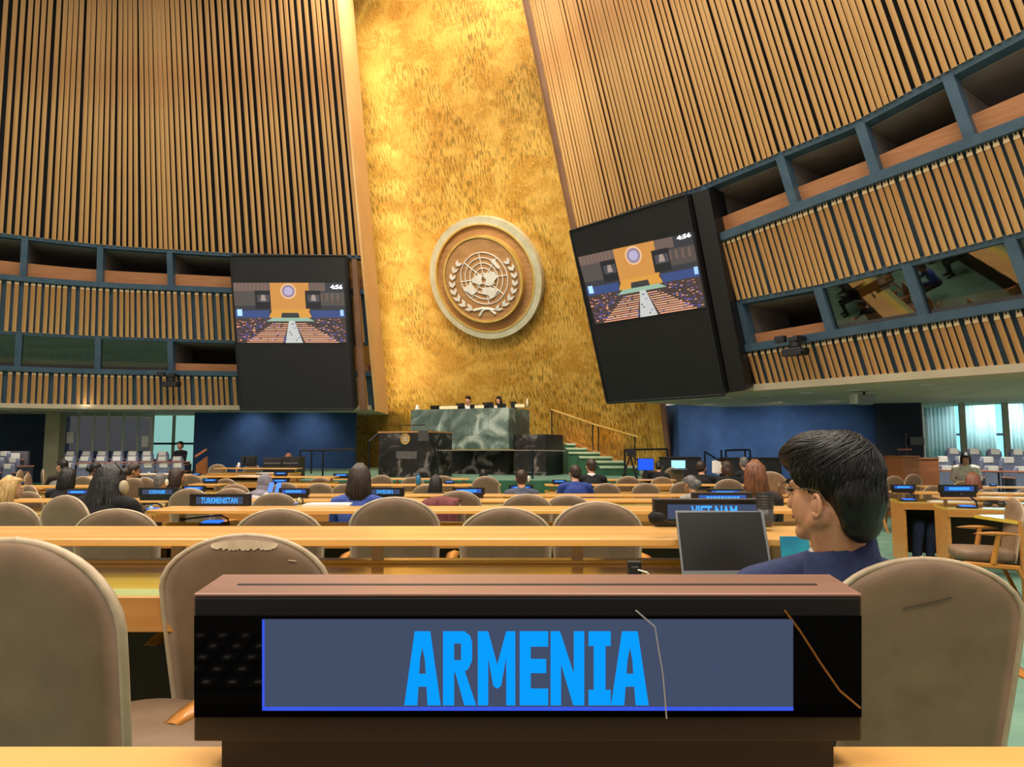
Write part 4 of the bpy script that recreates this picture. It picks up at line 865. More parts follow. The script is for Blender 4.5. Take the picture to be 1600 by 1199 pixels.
# ------------------------------------------------------------------ lit nameplates
M_disp = mat('lcd_background', '0a0e1a', emit='424d66', estr=.85, rough=.25, spec=.15); M_blk = mat('nameplate_black', '101010', '151514', rough=.35, scale=(9, 9, 9)); M_top = mat('nameplate_top_bronze', '8a6656', '9a7464', rough=.35, metal=.25, scale=(2, 30, 30))
M_txt = mat('lcd_text', '000408', emit='0796ff', estr=1.0, spec=0.); M_txt2 = mat('lcd_text_far', '0a3a70', emit='3aa4ff', estr=1.0); M_dispf = mat('lcd_far', '0a1020', emit='2458b8', estr=.8); M_glow = mat('lcd_edge', '102060', emit='2a50e0', estr=.9)
NW, NH = .415, .0922
def seg(mb, pts, y):  # filled polygon in the face plane, slightly proud
    mb.prism([(x, y, z) for x, z in pts], (0, .002, 0))
def nameplate(label, loc, w_, tilt=0., rz=0., text=None, tw=.5, near=False, group='lit nameplates', disp=None, top_mat=None):
    s = w_/NW; t = thing('nameplate', label, 'nameplate', loc, rz, group, s); t.rotation_euler = (tilt, 0, rz)
    MB().box(-NW/2, NW/2, 0, .045, 0, NH-.002).build('body', M_blk, t, bevel=.0015)
    if near:
        m = MB(); m.box(-NW/2, NW/2, -.0005, .045, NH-.002, NH); m.build('top', M_top, t, bevel=.001); MB().box(-NW/2+.02, NW/2-.02, .018, .021, NH-.0005, NH+.0004).build('top_groove', M_black, t)
    else: MB().box(-NW/2, NW/2, 0, .045, NH-.002, NH).build('top', top_mat or M_blk, t)
    MB().box(-NW/2+.016, NW/2-.016, .004, .04, -.045, .0).build('base', M_blk, t)
    return t, s
FA = .44
def face(px, py):  # photo pixel on the front nameplate -> local x,z
    return (px-824.7)/1045*NW, (1160-py)/232*NH
lo = at(824.7, 1160, FA+.0185)
NP, _ = nameplate('large lit nameplate reading ARMENIA on the nearest desk', lo, NW, tilt=math.radians(5.2), near=True)
a = face(412, 1108); b = face(1237, 967)
MB().box(-NW/2+.001, NW/2-.001, -.0012, 0, face(0, 1120)[1], face(0, 962)[1]).build('bezel', mat('glossy_bezel', '040404', rough=.06, spec=.4), NP)
MB().box(a[0], b[0], -.0022, -.001, a[1], b[1]).build('display', M_disp, NP); ND = NP.children[-1]
MB().box(a[0], b[0], -.0026, -.002, a[1], a[1]+.0022).build('display_edge_glow', M_glow, ND); MB().box(a[0], a[0]+.0014, -.0026, -.002, a[1], b[1]).build('display_edge_glow', M_glow, ND)
def F(l): return [face(x, y) for x, y in l]
T_, B_ = 985, 1099
def letterA(x0, x1):
    xm = (x0+x1)/2; m = MB(); tw_ = 11; st_ = 20
    seg(m, F([(x0, B_), (x0+4, B_-12), (xm-tw_, T_), (xm+tw_, T_), (x1-4, B_-12), (x1, B_), (x1-st_, B_), (x1-st_-3, B_-19), (x0+st_+3, B_-19), (x0+st_, B_)][::-1]), -.0032)
    return m
def poly_letter(polys):
    m = MB()
    for p in polys: seg(m, F(p), -.0032)
    return m
def A_polys(x0, x1):
    xm = (x0+x1)/2
    return [[(x0, B_), (xm-12, T_), (xm, T_), (xm, T_+24), (xm-4, T_+44), (x0+20, B_)], [(x1-20, B_), (xm+4, T_+44), (xm, T_+24), (xm, T_), (xm+12, T_), (x1, B_)], [(xm-11, T_+66), (xm+11, T_+66), (xm+15, T_+85), (xm-15, T_+85)]]
L7 = [A_polys(633, 689),
      [[(693, T_), (710, T_), (710, B_), (693, B_)], [(710, T_), (726, T_), (735, T_+7), (738, T_+18), (710, T_+18)], [(721, T_+18), (738, T_+18), (738, T_+45), (721, T_+45)], [(710, T_+45), (738, T_+45), (732, T_+58), (724, T_+63), (710, T_+63)], [(712, T_+63), (726, T_+60), (744, B_), (726, B_)]],
      [[(747, T_), (763, T_), (763, B_), (747, B_)], [(763, T_), (777, T_+52), (777, T_+88), (771, T_+84), (763, T_+40)], [(777, T_+52), (791, T_), (791, T_+40), (783, T_+84), (777, T_+88)], [(791, T_), (805, T_), (805, B_), (791, B_)]],
      [[(812, T_), (829, T_), (829, B_), (812, B_)], [(829, T_), (856, T_), (856, T_+23), (829, T_+23)], [(829, T_+43), (853, T_+43), (853, T_+64), (829, T_+64)], [(829, T_+89), (856, T_+89), (856, B_), (829, B_)]],
      [[(860, T_), (874, T_), (876, T_+4), (876, B_), (860, B_)], [(876, T_+4), (896, T_+66), (898, B_), (895, B_), (876, T_+50)], [(896, T_), (912, T_), (912, B_), (896, B_)]],
      [[(919, T_), (953, T_), (953, T_+22), (919, T_+22)], [(927, T_+22), (945, T_+22), (945, B_-23), (927, B_-23)], [(919, B_-23), (953, B_-23), (953, B_), (919, B_)]],
      A_polys(954, 1012)]
for polys in L7: poly_letter(polys).build('letter', M_txt, ND)
cr = MB(); cr.tube([(face(992, 952)[0], -.0028, face(992, 952)[1]), (face(1022, 978)[0], -.0028, face(1022, 978)[1]), (face(1027, 1010)[0], -.0028, face(1027, 1010)[1]), (face(1034, 1050)[0], -.0028, face(1034, 1050)[1]), (face(1040, 1120)[0], -.0028, face(1040, 1120)[1])], .0005, 5); cr.build('cable_reflection', mat('reflection_grey', 'b0b0aa', rough=.4), NP)  # pale tube imitates a cable's reflection in the glossy face
cr = MB(); cr.tube([(face(x, y)[0], -.0016, face(x, y)[1]) for x, y in ((1224, 953), (1248, 985), (1280, 1035), (1310, 1078), (1342, 1105))], .0007, 5); cr.build('cable_reflection', mat('reflection_brown', '8a5a1c', rough=.4), NP)  # brown tube imitates a second cable reflected in the bezel
def far_plate(px, ybot, wpx, label, text=None, tw=.55, D=None, rz=0., kind=0):
    D = D or min(NW*FPX/wpx, 15.2); db = .108*wpx; yb_, D = (ybot+db, D) if D < 5 else rest2(px, ybot+db, D, .42, True); ybot = ybot if D < 5 else yb_-db; q = at(px, ybot, D); w_ = wpx/FPX*D
    t, s = nameplate(label, q, w_, rz=rz, top_mat=mat('nameplate_top_grey', '5a5450', rough=.4) if kind == 1 else None)
    x0, x1, z0, z1 = -.162, .162, .024, .074
    dsp = MB().box(x0, x1, -.0016, 0, z0, z1).build('display', M_disp if text and not kind == 2 else M_dispf, t)
    if text:
        tv, tf = textmesh(text, tw*NW, .042, .028); MB().add([(x, -.004, z+.028) for x, y, z in tv], tf).build('lettering', M_txt2, dsp)
    else:
        m = MB(); rr = random.Random(int(px)); x = -.11
        while x < .1:
            ww = rr.uniform(.012, .022); m.box(x, x+ww, -.004, -.0016, z0+.01, z1-.008); x += ww+.006
        m.build('blurred_lettering', M_txt2, dsp)
    return t
far_plate(1116, 822, 183, 'lit nameplate reading VIET NAM behind the laptop', 'VIET NAM', .39, kind=1)
far_plate(1129, 791, 93, 'nameplate peeking just above the VIET NAM nameplate', kind=1, D=4.96)
far_plate(1134, 777, 56, 'black nameplate edge behind two others, left of the auburn hair', kind=1, D=7.7)
far_plate(342.5, 793.5, 92.6, 'lit nameplate reading TURKMENISTAN at left', 'TURKMENISTAN', .61)
far_plate(245.5, 778, 59, 'lit nameplate reading SURINAME right of the braids', 'SURINAME', .42)
far_plate(601, 779, 60, 'lit nameplate reading SWEDEN beside the brown-haired woman', 'SWEDEN', .42)
for px, yb, wp, lab in ((121, 767, 40, 'lit blue nameplate between the black hair and the braids'), (459, 774, 47, 'lit blue nameplate right of the headscarf desk'), (732, 773.5, 50, 'lit blue nameplate at photo centre, before the rostrum'), (302, 767.5, 36, 'small nameplate above the TURKMENISTAN one'), (328, 753.5, 24, 'small blue nameplate left of the stair cheek, nearer one'),
                        (307, 742.5, 13, 'tiny blue nameplate at the foot of the stair cheek'), (187, 749, 18, 'tiny blue nameplate right of the braids, upper'), (188, 763, 22, 'small blue nameplate right of the braids, lower'), (438.5, 748.5, 21, 'small blue nameplate right of the headscarf, upper'), (437, 757.5, 27, 'small blue nameplate right of the headscarf, lower'),
                        (533, 747.5, 24, 'small blue nameplate left of the brown-haired woman'), (814, 767, 38, 'blue nameplate behind the grey-suited man'), (1412, 768, 37, 'blue nameplate at right beside the dark hair'), (1499, 775, 58, 'wide blue nameplate at far right before the red hair'), (1552, 753, 12, 'tiny blue nameplate right of the red hair'), (29, 757, 16, 'small dark blue nameplate at far left above the blonde hair'), (874, 755, 22, 'dark nameplate left of the blue-suited man'), (702, 755, 16, 'dark nameplate right of the black-haired person')):
    far_plate(px, yb, wp, lab, kind=2)

# ------------------------------------------------------------------ things on the desks
M_grey = mat('laptop_grey', '77787c', rough=.35, metal=.6)
def laptop(label, quad, D, base_px):
    TL, TR, BR, BL = [at(x, y, d) for (x, y), d in zip(quad, D)]; t = thing('laptop', label, 'laptop'); n_ = (TR-TL).cross(TL-BL).normalized()
    if n_.y > 0: n_ = -n_
    lid = MB().prism([BL, BR, TR, TL], -n_*.006).build('lid', M_grey, t, bevel=.001)
    c = (TL+TR+BR+BL)/4; k = lambda p, sx, sy: c+(p-c)*sx
    i = [BL.lerp(TR, .03).lerp(BL, .0), None]
    a = [BL+(BR-BL)*u+(TL-BL)*v for u, v in ((.022, .07), (.978, .07), (.978, .965), (.022, .965))]
    MB().prism([p+n_*.0006 for p in a], -n_*.001).build('panel', mat('laptop_panel', '0c0c0d', rough=.25), lid)
    z = min(BL.z, BR.z); d = Vector((0, -.2, 0)); MB().hexa([BL+d+Vector((0, 0, -.012)), BR+d+Vector((0, 0, -.012)), BR+Vector((0, 0, -.012)), BL+Vector((0, 0, -.012)), BL+d, BR+d, BR, BL]).build('keyboard_base', M_grey, t, bevel=.002)
    kb = MB()
    for r_ in range(4):
        for k_ in range(12): p = BL+(BR-BL)*(.05+.075*k_)+Vector((0, -.05-.025*r_, .001)); kb.box(p.x, p.x+.014, p.y-.014, p.y, p.z, p.z+.002)
    kb.build('keys', M_black, t); return t
sA = CAM.z-ledge_h(2.55)-.112
ybl = proj((0, 2.12, sA+.014))[1]
laptop('open grey laptop with black screen before the man in navy', [(1055, 798), (1193, 799), (1208, ybl-2), (1066, ybl-1)], [2.2, 2.2, 2.12, 2.12], None)
# open notebook computer lying on the nearest ledge, just below the frame; the glossy nameplate mirrors its keyboard
zl0 = CAM.z-ledge_h(.5); t = thing('laptop', 'black laptop keyboard on the nearest ledge, mirrored in the large nameplate', 'laptop', (0, 0, zl0))
MB().box(-.44, .42, .15, .405, .001, .014).build('keyboard_deck', mat('laptop_black', '0b0b0c', rough=.6, spec=.2), t, bevel=.003)
kb = MB(); lg = MB()
for r_ in range(5):
    for k_ in range(15): x_ = -.42+.019*k_; y_ = .39-.019*r_-.019; kb.box(x_, x_+.016, y_, y_+.016, .014, .016); lg.box(x_+.005, x_+.010, y_+.008, y_+.010, .016, .0163)
kb.build('keys', mat('key_black', '0e0e0f', rough=.6, spec=.2), t); lg.build('key_legends', mat('key_white', 'd0d0d0', rough=.6), t)
# gooseneck microphone lying on the ledge left of the laptop
q = at(1046, 820, 2.3); t = thing('microphone', 'black foam-headed gooseneck microphone left of the laptop', 'microphone', (0, 0, 0))
MB().tube([at(1014, 811, 2.22), at(1020, 809.5, 2.22), at(1033, 810, 2.24)], [.012, .019, .017], 14).build('foam_head', mat('mic_foam', '1a1716', rough=.95, bump=.3, scale=(60, 60, 60)), t, smooth=True)
MB().tube([at(1033, 811, 2.24), at(1056, 816, 2.28), at(1080, 828, 2.36), at(1082, 850, 2.4)], .005, 8).build('gooseneck', M_metal, t); MB().tube([at(1031, 811, 2.24), at(1034, 811.4, 2.245)], .012, 10).build('collar', M_chrome, t)
# travel mug right of the nameplate
q = at(1196, 822, 2.42); t = thing('travel_mug', 'black ribbed travel mug at the right end of the VIET NAM nameplate', 'mug', q); MB().lathe([(.022, 0), (.026, .005), (.027, .06)], (0, 0, 0), 20).build('cup', mat('mug_grey', '4a4a4a', rough=.35, metal=.3), t, smooth=True)
m = MB(); pr = [(.027, .06)]
for k in range(5): pr += [(.029, .062+k*.009), (.0265, .067+k*.009)]
pr += [(.025, .11), (.0, .112)]; m.lathe(pr, (0, 0, 0), 20); m.build('ribbed_lid', M_black, t)
# power bank with cable
q = at(991, 889, 2.02); t = thing('power_adapter', 'black upright charger with white cable left of the laptop', 'charger', (q.x, q.y, sA+.001)); MB().box(-.019, .019, -.012, .012, 0, .072).build('case', M_black, t, bevel=.003); MB().box(-.01, .01, -.0125, -.012, .055, .06).build('port', M_grey, t)
MB().box(.022, .045, -.02, .02, 0, .02).build('socket', M_black, t, bevel=.002); MB().tube([(.008, -.014, .05), (.03, -.03, .046), (.05, -.03, .02), (.055, -.03, .004)], .0022, 6).build('cable', M_white, t)
MB().tube([(-.02, 0, .004), (-.045, -.03, .004), (-.09, -.04, .004)], .002, 6).build('cable', M_black, t)
q = at(598, 893, 2.0); t = thing('earpiece', 'small white rounded earpiece behind the large nameplate', 'earpiece', (q.x, q.y, sA)); MB().ell((0, 0, .008), (.022, .02, .014)).build('shell', M_white, t, smooth=True); MB().tube([(.01, .01, .004), (.05, .04, .003)], .002, 6).build('cable', M_white, t)
q = at(1242, 858, 2.1); t = thing('brochure', 'teal brochure with white ring emblem standing by the man chin', 'brochure', (q.x, q.y, sA)); zt = at(1242, 840, 2.1).z-sA
MB().prism([(-.035, 0, 0), (.05, 0, 0), (.05, .02, zt), (-.035, .02, zt)], (0, .004, 0)).build('cover', mat('teal_print', '1a7fa8', '2aa6c0', rough=.4, scale=(12, 12, 12)), t)
m = MB(); m.tube([(.03+.026*math.cos(a), -.001+.02*(.04+.024*math.sin(a))/zt, .036+.026*math.sin(a)) for a in [i*math.pi/12 for i in range(25)]], .0016, 5); m.build('ring_print', M_white, t)
m = MB(); m.tube([(.03+.016*math.cos(a), -.001+.02*(.04+.02*math.sin(a))/zt, .036+.016*math.sin(a)) for a in [i*math.pi/12 for i in range(25)]], .001, 5); m.build('ring_print', M_white, t)
# delegate microphone units with blue displays
M_ublue = mat('unit_blue', '0a3a90', emit='2a7cff', estr=1.)
def unit(px, py, D, wpx, label, neck=None):
    py, D = rest2(px, py, D); q = at(px, py, D); w_ = wpx/FPX*D; t = thing('microphone_unit', label, 'microphone', q); MB().prism([(-w_/2, -.06, 0), (w_/2, -.06, 0), (w_/2, .06, 0), (-w_/2, .06, 0)], (0, 0, .02)).build('case', M_black, t, bevel=.004); MB().prism([(-w_*.42, -.05, .021), (w_*.42, -.05, .021), (w_*.42, .045, .03), (-w_*.42, .045, .03)], (0, 0, .003)).build('display', M_ublue, t)
    if neck: MB().tube([at(x, y, D) - q for x, y in neck], .005*max(1, D/4), 6).build('gooseneck', M_black, t); x, y = neck[-1]; MB().ell(at(x, y, D)-q, (.02, .014, .014)).build('foam_head', M_black, t)
unit(333, 821.5, 3.9, 34, 'blue-lit microphone unit below the TURKMENISTAN nameplate', [(358, 821), (356, 811), (345, 805.5), (318, 808), (285, 812)])
unit(240, 799, 6.6, 22, 'blue-lit microphone unit right of the braids', [(253, 799), (252, 790), (245, 787), (225, 788)])
unit(1419, 783.5, 9.0, 20, 'blue-lit microphone unit on the right block, further one', [(1430, 782), (1428, 774), (1420, 769), (1412, 768)])
unit(1511, 794.5, 8.0, 25, 'blue-lit microphone unit on the right block, nearer one', [(1527, 793), (1525, 783), (1515, 776), (1503, 773)])
q = at(1555, 792.5, 8.0); t = thing('headset', 'black headset lying on the right-hand desk', 'headset', q); MB().tube([(-.1, 0, .02), (-.05, .05, .05), (.05, .05, .05), (.1, 0, .02)], .022, 8).build('band', M_black, t); MB().ell((-.08, 0, .03), (.05, .04, .03)).build('ear_cup', M_black, t); MB().ell((.08, 0, .03), (.05, .04, .03)).build('ear_cup', M_black, t)
for k, (px, py, D, h_, c, lab) in enumerate(((87, 775, 7.6, 11, 'c8d4e0', 'clear water bottle with pale cap left of the braids'), (236, 803, 6.5, 14, 'a8c4e8', 'clear water bottle on the desk right of the braids'), (653.5, 761, 10.5, 17, '2a6f96', 'teal bottle beside the black-haired person'), (232.5, 743, 14, 5, 'e8e4dc', 'white cup on the far left desk'), (373, 731, 17, 9, 'd8dce4', 'pale bottle on the reporter table'))):
    py, D = rest2(px, py, D); q = at(px, py, D); H = h_/FPX*D; t = thing('bottle', lab, 'bottle', q); r_ = H*.24; mm = mat('bottle_%d' % k, c, rough=.2, spec=.6); MB().lathe([(r_*.9, 0), (r_, H*.05), (r_, H*.68), (r_*.5, H*.84)], (0, 0, 0), 14).build('body', mm, t, smooth=True); MB().lathe([(r_*.5, H*.84), (r_*.5, H)], (0, 0, 0), 12).build('cap', mat('bottle_cap', '3a7ab0', rough=.4), t)
for k, (px, py, D, sx, sy, lab) in enumerate(((512, 789, 5.3, .16, .1, 'white papers beside the brown-haired woman'), (395, 742.5, 15.8, .3, .15, 'white papers on the reporter table, left'), (423, 741, 15.8, .3, .15, 'white papers on the reporter table, right'), (222, 744.5, 13.8, .6, .2, 'white papers on the far left desk'), (1485, 784, 8.6, .25, .1, 'white papers on the right block desk'))):
    py, D = rest2(px, py, D); q = at(px, py, D); t = thing('papers', lab, 'papers', q, .1); MB().box(-sx, sx, -sy, sy, 0, .01).build('sheet_stack', M_white, t); MB().hexa([(-sx*.9, -sy*.8, .011), (sx*.8, -sy*.9, .011), (sx*.9, sy*.9, .011), (-sx*.8, sy*.9, .011), (-sx*.9, -sy*.8, .014), (sx*.8, -sy*.9, .014), (sx*.9, sy*.9, .014), (-sx*.8, sy*.9, .014)]).build('top_sheet', M_cover, t)
q = at(420, 762, 9.0); t = thing('tablet', 'pair of blue-lit tablets held by the person in the headscarf', 'tablet', q)
for dx in (-.02, .075): MB().prism([(dx, 0, -.06), (dx+.06, .0, -.06), (dx+.07, .05, .06), (dx+.01, .05, .06)], (0, .008, 0)).build('panel', mat('tablet_blue', '2a60d0', emit='4a86ff', estr=.8), t)
q = at(463, *rest2(463, 789, 5.1)); t = thing('headset', 'earpiece with coiled cable at the desk left of the brown-haired woman', 'headset', q); MB().ell((.02, 0, .035), (.016, .012, .02)).build('ear_cup', mat('cream_plastic', 'd8d09a', rough=.5), t); MB().tube([(.0, 0, .03), (.02, 0, .055), (.045, 0, .04), (.045, 0, .01)], .005, 6).build('hook', M_black, t); MB().ell((0, 0, .015), (.018, .012, .012)).build('clip', mat('lilac', 'a0a0c8', rough=.5), t)
q = at(1060, 733, 16.0); t = thing('laptop', 'open laptop with pale blue screen before the right blue wall', 'laptop', q); MB().box(-.17, .17, 0, .02, 0, .2).build('lid', M_black, t); MB().box(-.155, .155, -.008, 0, .015, .19).build('panel', mat('pale_screen', '90c8e8', emit='90d0f0', estr=.9), t); MB().box(-.17, .17, -.2, 0, -.015, 0).build('keyboard_base', M_grey, t)
# ------------------------------------------------------------------ people
def caps(a, b, ra, rb): return ('c', Vector(a), Vector(b), ra, rb)
def elp(c, r, M=None): return ('e', Vector(c), r, M)
def prim_mesh(mb, p):
    if p[0] == 'e': mb.ell(p[1], p[2], 16, 10, p[3])
    else:
        a, b, ra, rb = p[1:]; t = (b-a).normalized(); n = 5; pts = []; rr = []
        for k in range(n): an = math.pi/2*(1-k/(n-1)); pts.append(a-t*ra*math.sin(an)); rr.append(max(.0006, ra*math.cos(an)))
        for k in range(1, 4): pts.append(a.lerp(b, k/4)); rr.append(ra+(rb-ra)*k/4)
        for k in range(n): an = math.pi/2*k/(n-1); pts.append(b+t*rb*math.sin(an)); rr.append(max(.0006, rb*math.cos(an)))
        mb.tube(pts, rr, 12)
def prim_dist(p, X):
    if p[0] == 'e':
        d = X-np.array(p[1]); 
        if p[3]: d = d @ np.array(p[3])
        r = np.array(p[2] if isinstance(p[2], (tuple, list)) else (p[2],)*3); k = np.linalg.norm(d/r, axis=1); return (k-1)*r.min()
    a, b, ra, rb = np.array(p[1]), np.array(p[2]), p[3], p[4]; ab = b-a; t = np.clip(((X-a) @ ab)/(ab @ ab), 0, 1); return np.linalg.norm(X-(a+t[:, None]*ab), axis=1)-(ra+(rb-ra)*t)
def fuse(name, parts, mats, voxel, smooth=2, parent=None):
    """parts: list of (prim, material index) -> one continuous surface"""
    mb = MB()
    for p, _ in parts: prim_mesh(mb, p)
    me = mb.mesh('tmp', []); o = bpy.data.objects.new('tmp', me); COL.objects.link(o)
    r = o.modifiers.new('r', 'REMESH'); r.mode = 'VOXEL'; r.voxel_size = voxel
    if smooth: s = o.modifiers.new('s', 'SMOOTH'); s.iterations = smooth; s.factor = .5
    dg = bpy.context.evaluated_depsgraph_get(); dg.update(); m2 = bpy.data.meshes.new_from_object(o.evaluated_get(dg)); bpy.data.objects.remove(o); bpy.data.meshes.remove(me)
    m2.name = name; m2.materials.clear()
    for m in mats: m2.materials.append(m)
    n = len(m2.polygons)
    if len(mats) > 1 and n:
        C = np.zeros(n*3); m2.polygons.foreach_get('center', C); C = C.reshape(-1, 3)
        D = np.stack([prim_dist(p, C) for p, _ in parts], 1); lab = np.array([i for _, i in parts])[D.argmin(1)]; m2.polygons.foreach_set('material_index', lab.astype(np.int32))
    m2.polygons.foreach_set('use_smooth', [True]*n); return link(name, m2, parent)
def rotx(v, piv, a):
    v = Vector(v)-Vector(piv); c, s = math.cos(a), math.sin(a); return Vector((v.x, v.y*c-v.z*s, v.y*s+v.z*c))+Vector(piv)
SKIN = {k: mat('skin_'+k, a, b, rough=.5, scale=(12, 12, 12)) for k, (a, b) in dict(light=('c98d6c', 'd69c7c'), tan=('a8744f', 'b47f58'), dark=('5a3a28', '664430')).items()}
M_eye = mat('eye_dark', '1a120e', rough=.2); M_lip = mat('lips', '8a4a42', rough=.5); M_shoe = mat('shoe_black', '15130f', rough=.4); M_trou = mat('trousers_dark', '1e2028', '262832', rough=.9, scale=(8, 8, 8))
def hairmat(n, a, b): return mat('hair_'+n, a, b, rough=.42, scale=(60, 60, 9), detail=3, bump=.5)
HAIR = dict(black=hairmat('black', '0d0b0a', '1c1816'), brown=hairmat('brown', '2a1c14', '3e2b20'), dbrown=hairmat('dbrown', '2e2018', '43301f'), blonde=hairmat('blonde', 'b98a4c', 'dbb478'), red=hairmat('red', '5e3420', '8e5632'), rose=hairmat('rose', '6e3e2c', '945e44'), grey=hairmat('grey', '5c5855', '7a7470'), scarf=mat('scarf_grey', '7a747e', '8e8892', rough=.9, scale=(9, 9, 9)))
def cloth(c): return mat('cloth_'+c, c, tuple(min(1, v*1.25+.004) for v in hx(c)), rough=.9, scale=(14, 14, 14))
def person(label, px, ytop, D, hair='short', hcol='black', top='1a1a1c', skin='light', rz=0., lean=.12, hyaw=0., hpitch=0., arms='desk', w=1., extra=None, smin=.8, trou=None, floor=None, hdz=0.):
    q = at(px, ytop, D); z0 = fz(D) if floor is None else floor; s = min(1.12, max(smin, (q.z-z0)/1.285)); z0 = q.z-(1.285+hdz)*s
    t = thing('person', label, 'person', (q.x, q.y, z0), rz, None, (s*w, s, s)); t.location = (q.x, q.y, z0)
    hip = (0, -.1, .48); R = lambda v: rotx(Vector(v)+Vector((0, -.1, 0)), hip, -lean)
    top_m = cloth(top); sk = SKIN[skin]; P = []
    def a(p, i): P.append((p, i))
    # 0 skin 1 top 2 trousers 3 shoes
    a(elp((0, -.1, .5), (.17, .13, .12)), 2); a(elp(R((0, 0, .66)), (.15, .115, .15)), 1); a(elp(R((0, -.005, .82)), (.172, .12, .17)), 1)
    a(caps(R((-.135, -.01, .955)), R((.135, -.01, .955)), .062, .062), 1); a(caps(R((0, -.01, .95)), R((0, .012, 1.09)), .056, .05), 0); a(elp(R((0, -.01, .985)), (.1, .075, .05)), 1)
    hd = R((0, .03, 1.165+hdz)); M = (Matrix.Rotation(hyaw, 3, 'Z') @ Matrix.Rotation(-lean*.4-hpitch, 3, 'X')); H = lambda x, y, z: hd+M @ Vector((x, y, z))
    a(elp(H(0, -.01, .02), (.074, .093, .092), M), 0); a(elp(H(0, .03, -.035), (.06, .062, .082), M), 0); a(elp(H(0, .065, -.09), (.03, .025, .025), M), 0); a(caps(H(0, .088, .005), H(0, .106, -.03), .009, .014), 0)
    for sx in (-1, 1):
        a(elp(H(sx*.076, -.005, -.012), (.012, .02, .032), M), 0)
        sh = R((sx*.185, -.01, .945))
        if arms == 'desk': el = Vector((sx*.245, .08, .72)); wr = Vector((sx*.12, .31, .76))
        elif arms == 'face': el = Vector((sx*.22, .14, .78)); wr = H(sx*.085, .06, -.1) if sx < 0 else Vector((.1, .3, .76))
        elif arms == 'lap': el = Vector((sx*.24, -.02, .7)); wr = Vector((sx*.08, .2, .62))
        else: el = Vector((sx*.25, -.04, .68)); wr = Vector((sx*.2, .22, .7))
        a(caps(sh, el, .055, .042), 1); a(caps(el, wr, .042, .03), 1); d = (wr-el).normalized(); hn = wr+d*.06; a(elp(wr+d*.05, (.036, .045, .02)), 0)
        for f in range(4): o = Vector(((f-1.5)*.019, .0, 0)); b = hn+o+d*.02; a(caps(b, b+d*.035+Vector((0, 0, -.006)), .0085, .008), 0); a(caps(b+d*.035, b+d*(.05+.008*(1.5-abs(f-1.5)))+Vector((0, 0, -.018)), .008, .007), 0)
        a(caps(wr+d*.03, wr+d*.06+Vector((-sx*.045, 0, -.004)), .01, .008), 0)
        a(caps((sx*.085, -.06, .5), (sx*.11, .34, .49), .085, .062), 2); a(caps((sx*.11, .34, .47), (sx*.11, .33, .1), .056, .042), 2); a(caps((sx*.11, .3, .05), (sx*.115, .46, .04), .042, .035), 3)
    bd = fuse('body', P, [sk, top_m, cloth(trou) if trou else M_trou, M_shoe], .013, 3, t)
    for sx in (-1, 1): MB().ell(H(sx*.03, .083, .0), (.011, .006, .006), 8, 6).build('eye', M_eye, bd, smooth=True)
    MB().ell(H(0, .094, -.058), (.02, .006, .005), 8, 6).build('mouth', M_lip, bd, smooth=True)
    hm = HAIR[hcol]; h = [(elp(H(0, -.022, .032), (.083, .098, .1), M), 0), (elp(H(0, .03, .085), (.062, .06, .034), M), 0), (elp(H(0, -.06, -.01), (.073, .055, .085), M), 0)]
    strands = []
    if hair == 'long':
        h += [(elp(H(0, -.07, -.08), (.092, .05, .14), M), 0), (elp(H(0, -.075, -.19), (.085, .04, .13), M), 0)]+[(elp(H(sx*.078, -.01, -.06), (.022, .05, .13), M), 0) for sx in (-1, 1)]
    elif hair == 'bob': h += [(elp(H(0, -.06, -.06), (.092, .06, .11), M), 0)]+[(elp(H(sx*.075, .0, -.04), (.024, .055, .1), M), 0) for sx in (-1, 1)]
    elif hair == 'bun': h += [(elp(H(.02, -.12, .0), (.055, .05, .055), M), 0)]
    elif hair == 'scarf': h = [(elp(H(0, -.012, .02), (.095, .112, .118), M), 0), (elp(H(0, -.03, -.08), (.09, .09, .09), M), 0), (elp(R((0, -.01, .98)), (.16, .11, .07)), 0)]
    elif hair == 'pony': h += [(caps(H(0, -.1, .03), H(0, -.12, -.12), .035, .03), 0), (caps(H(0, -.12, -.12), H(.01, -.11, -.26), .03, .015), 0)]
    hr = fuse('headscarf' if hair == 'scarf' else 'hair', h, [hm], .011, 2, t)
    if hair in ('long', 'bob') and D < 11:
        m = MB(); rr = random.Random(int(px)); n = 60; zend = -.30 if hair == 'long' else -.16
        for k in range(n):
            an = math.pi*(1.0+k/(n-1)); x = math.cos(an); y = math.sin(an)
            m.tube([H(.02*x, -.02+.03*y, .135), H(.08*x, -.03+.085*y, .07), H(.093*x, -.035+.09*y, -.03), H(.1*x+rr.uniform(-.008, .008), -.04+.085*y, -.12), H(.098*x+rr.uniform(-.015, .015), -.045+.075*y, zend+rr.uniform(-.03, .03))], [.006, .008, .009, .008, .003], 5)
        m.build('hair_strands', hm, hr, smooth=True)
    t['_head'] = 0; del t['_head']
    if extra: extra(t, H, R, s)
    return t
def collar(c):
    def f(t, H, R, s):
        m = MB(); rows = []
        for z, r_ in ((.975, .075), (1.03, .064), (1.035, .06)): rows.append([R((r_*math.cos(k*math.pi/8), -.012+r_*.95*math.sin(k*math.pi/8), z)) for k in range(16)])
        m.grid(rows, closed=True); m.build('shirt_collar', cloth(c), t, smooth=True)
    return f
def headset(c='e8dfc8'):
    def f(t, H, R, s):
        for sx in (1,): 
            m = MB(); m.ell(H(sx*.092, .0, -.01), (.022, .04, .05)); m.build('earphone', mat('earphone_'+c, c, rough=.5), t, smooth=True)
    return f
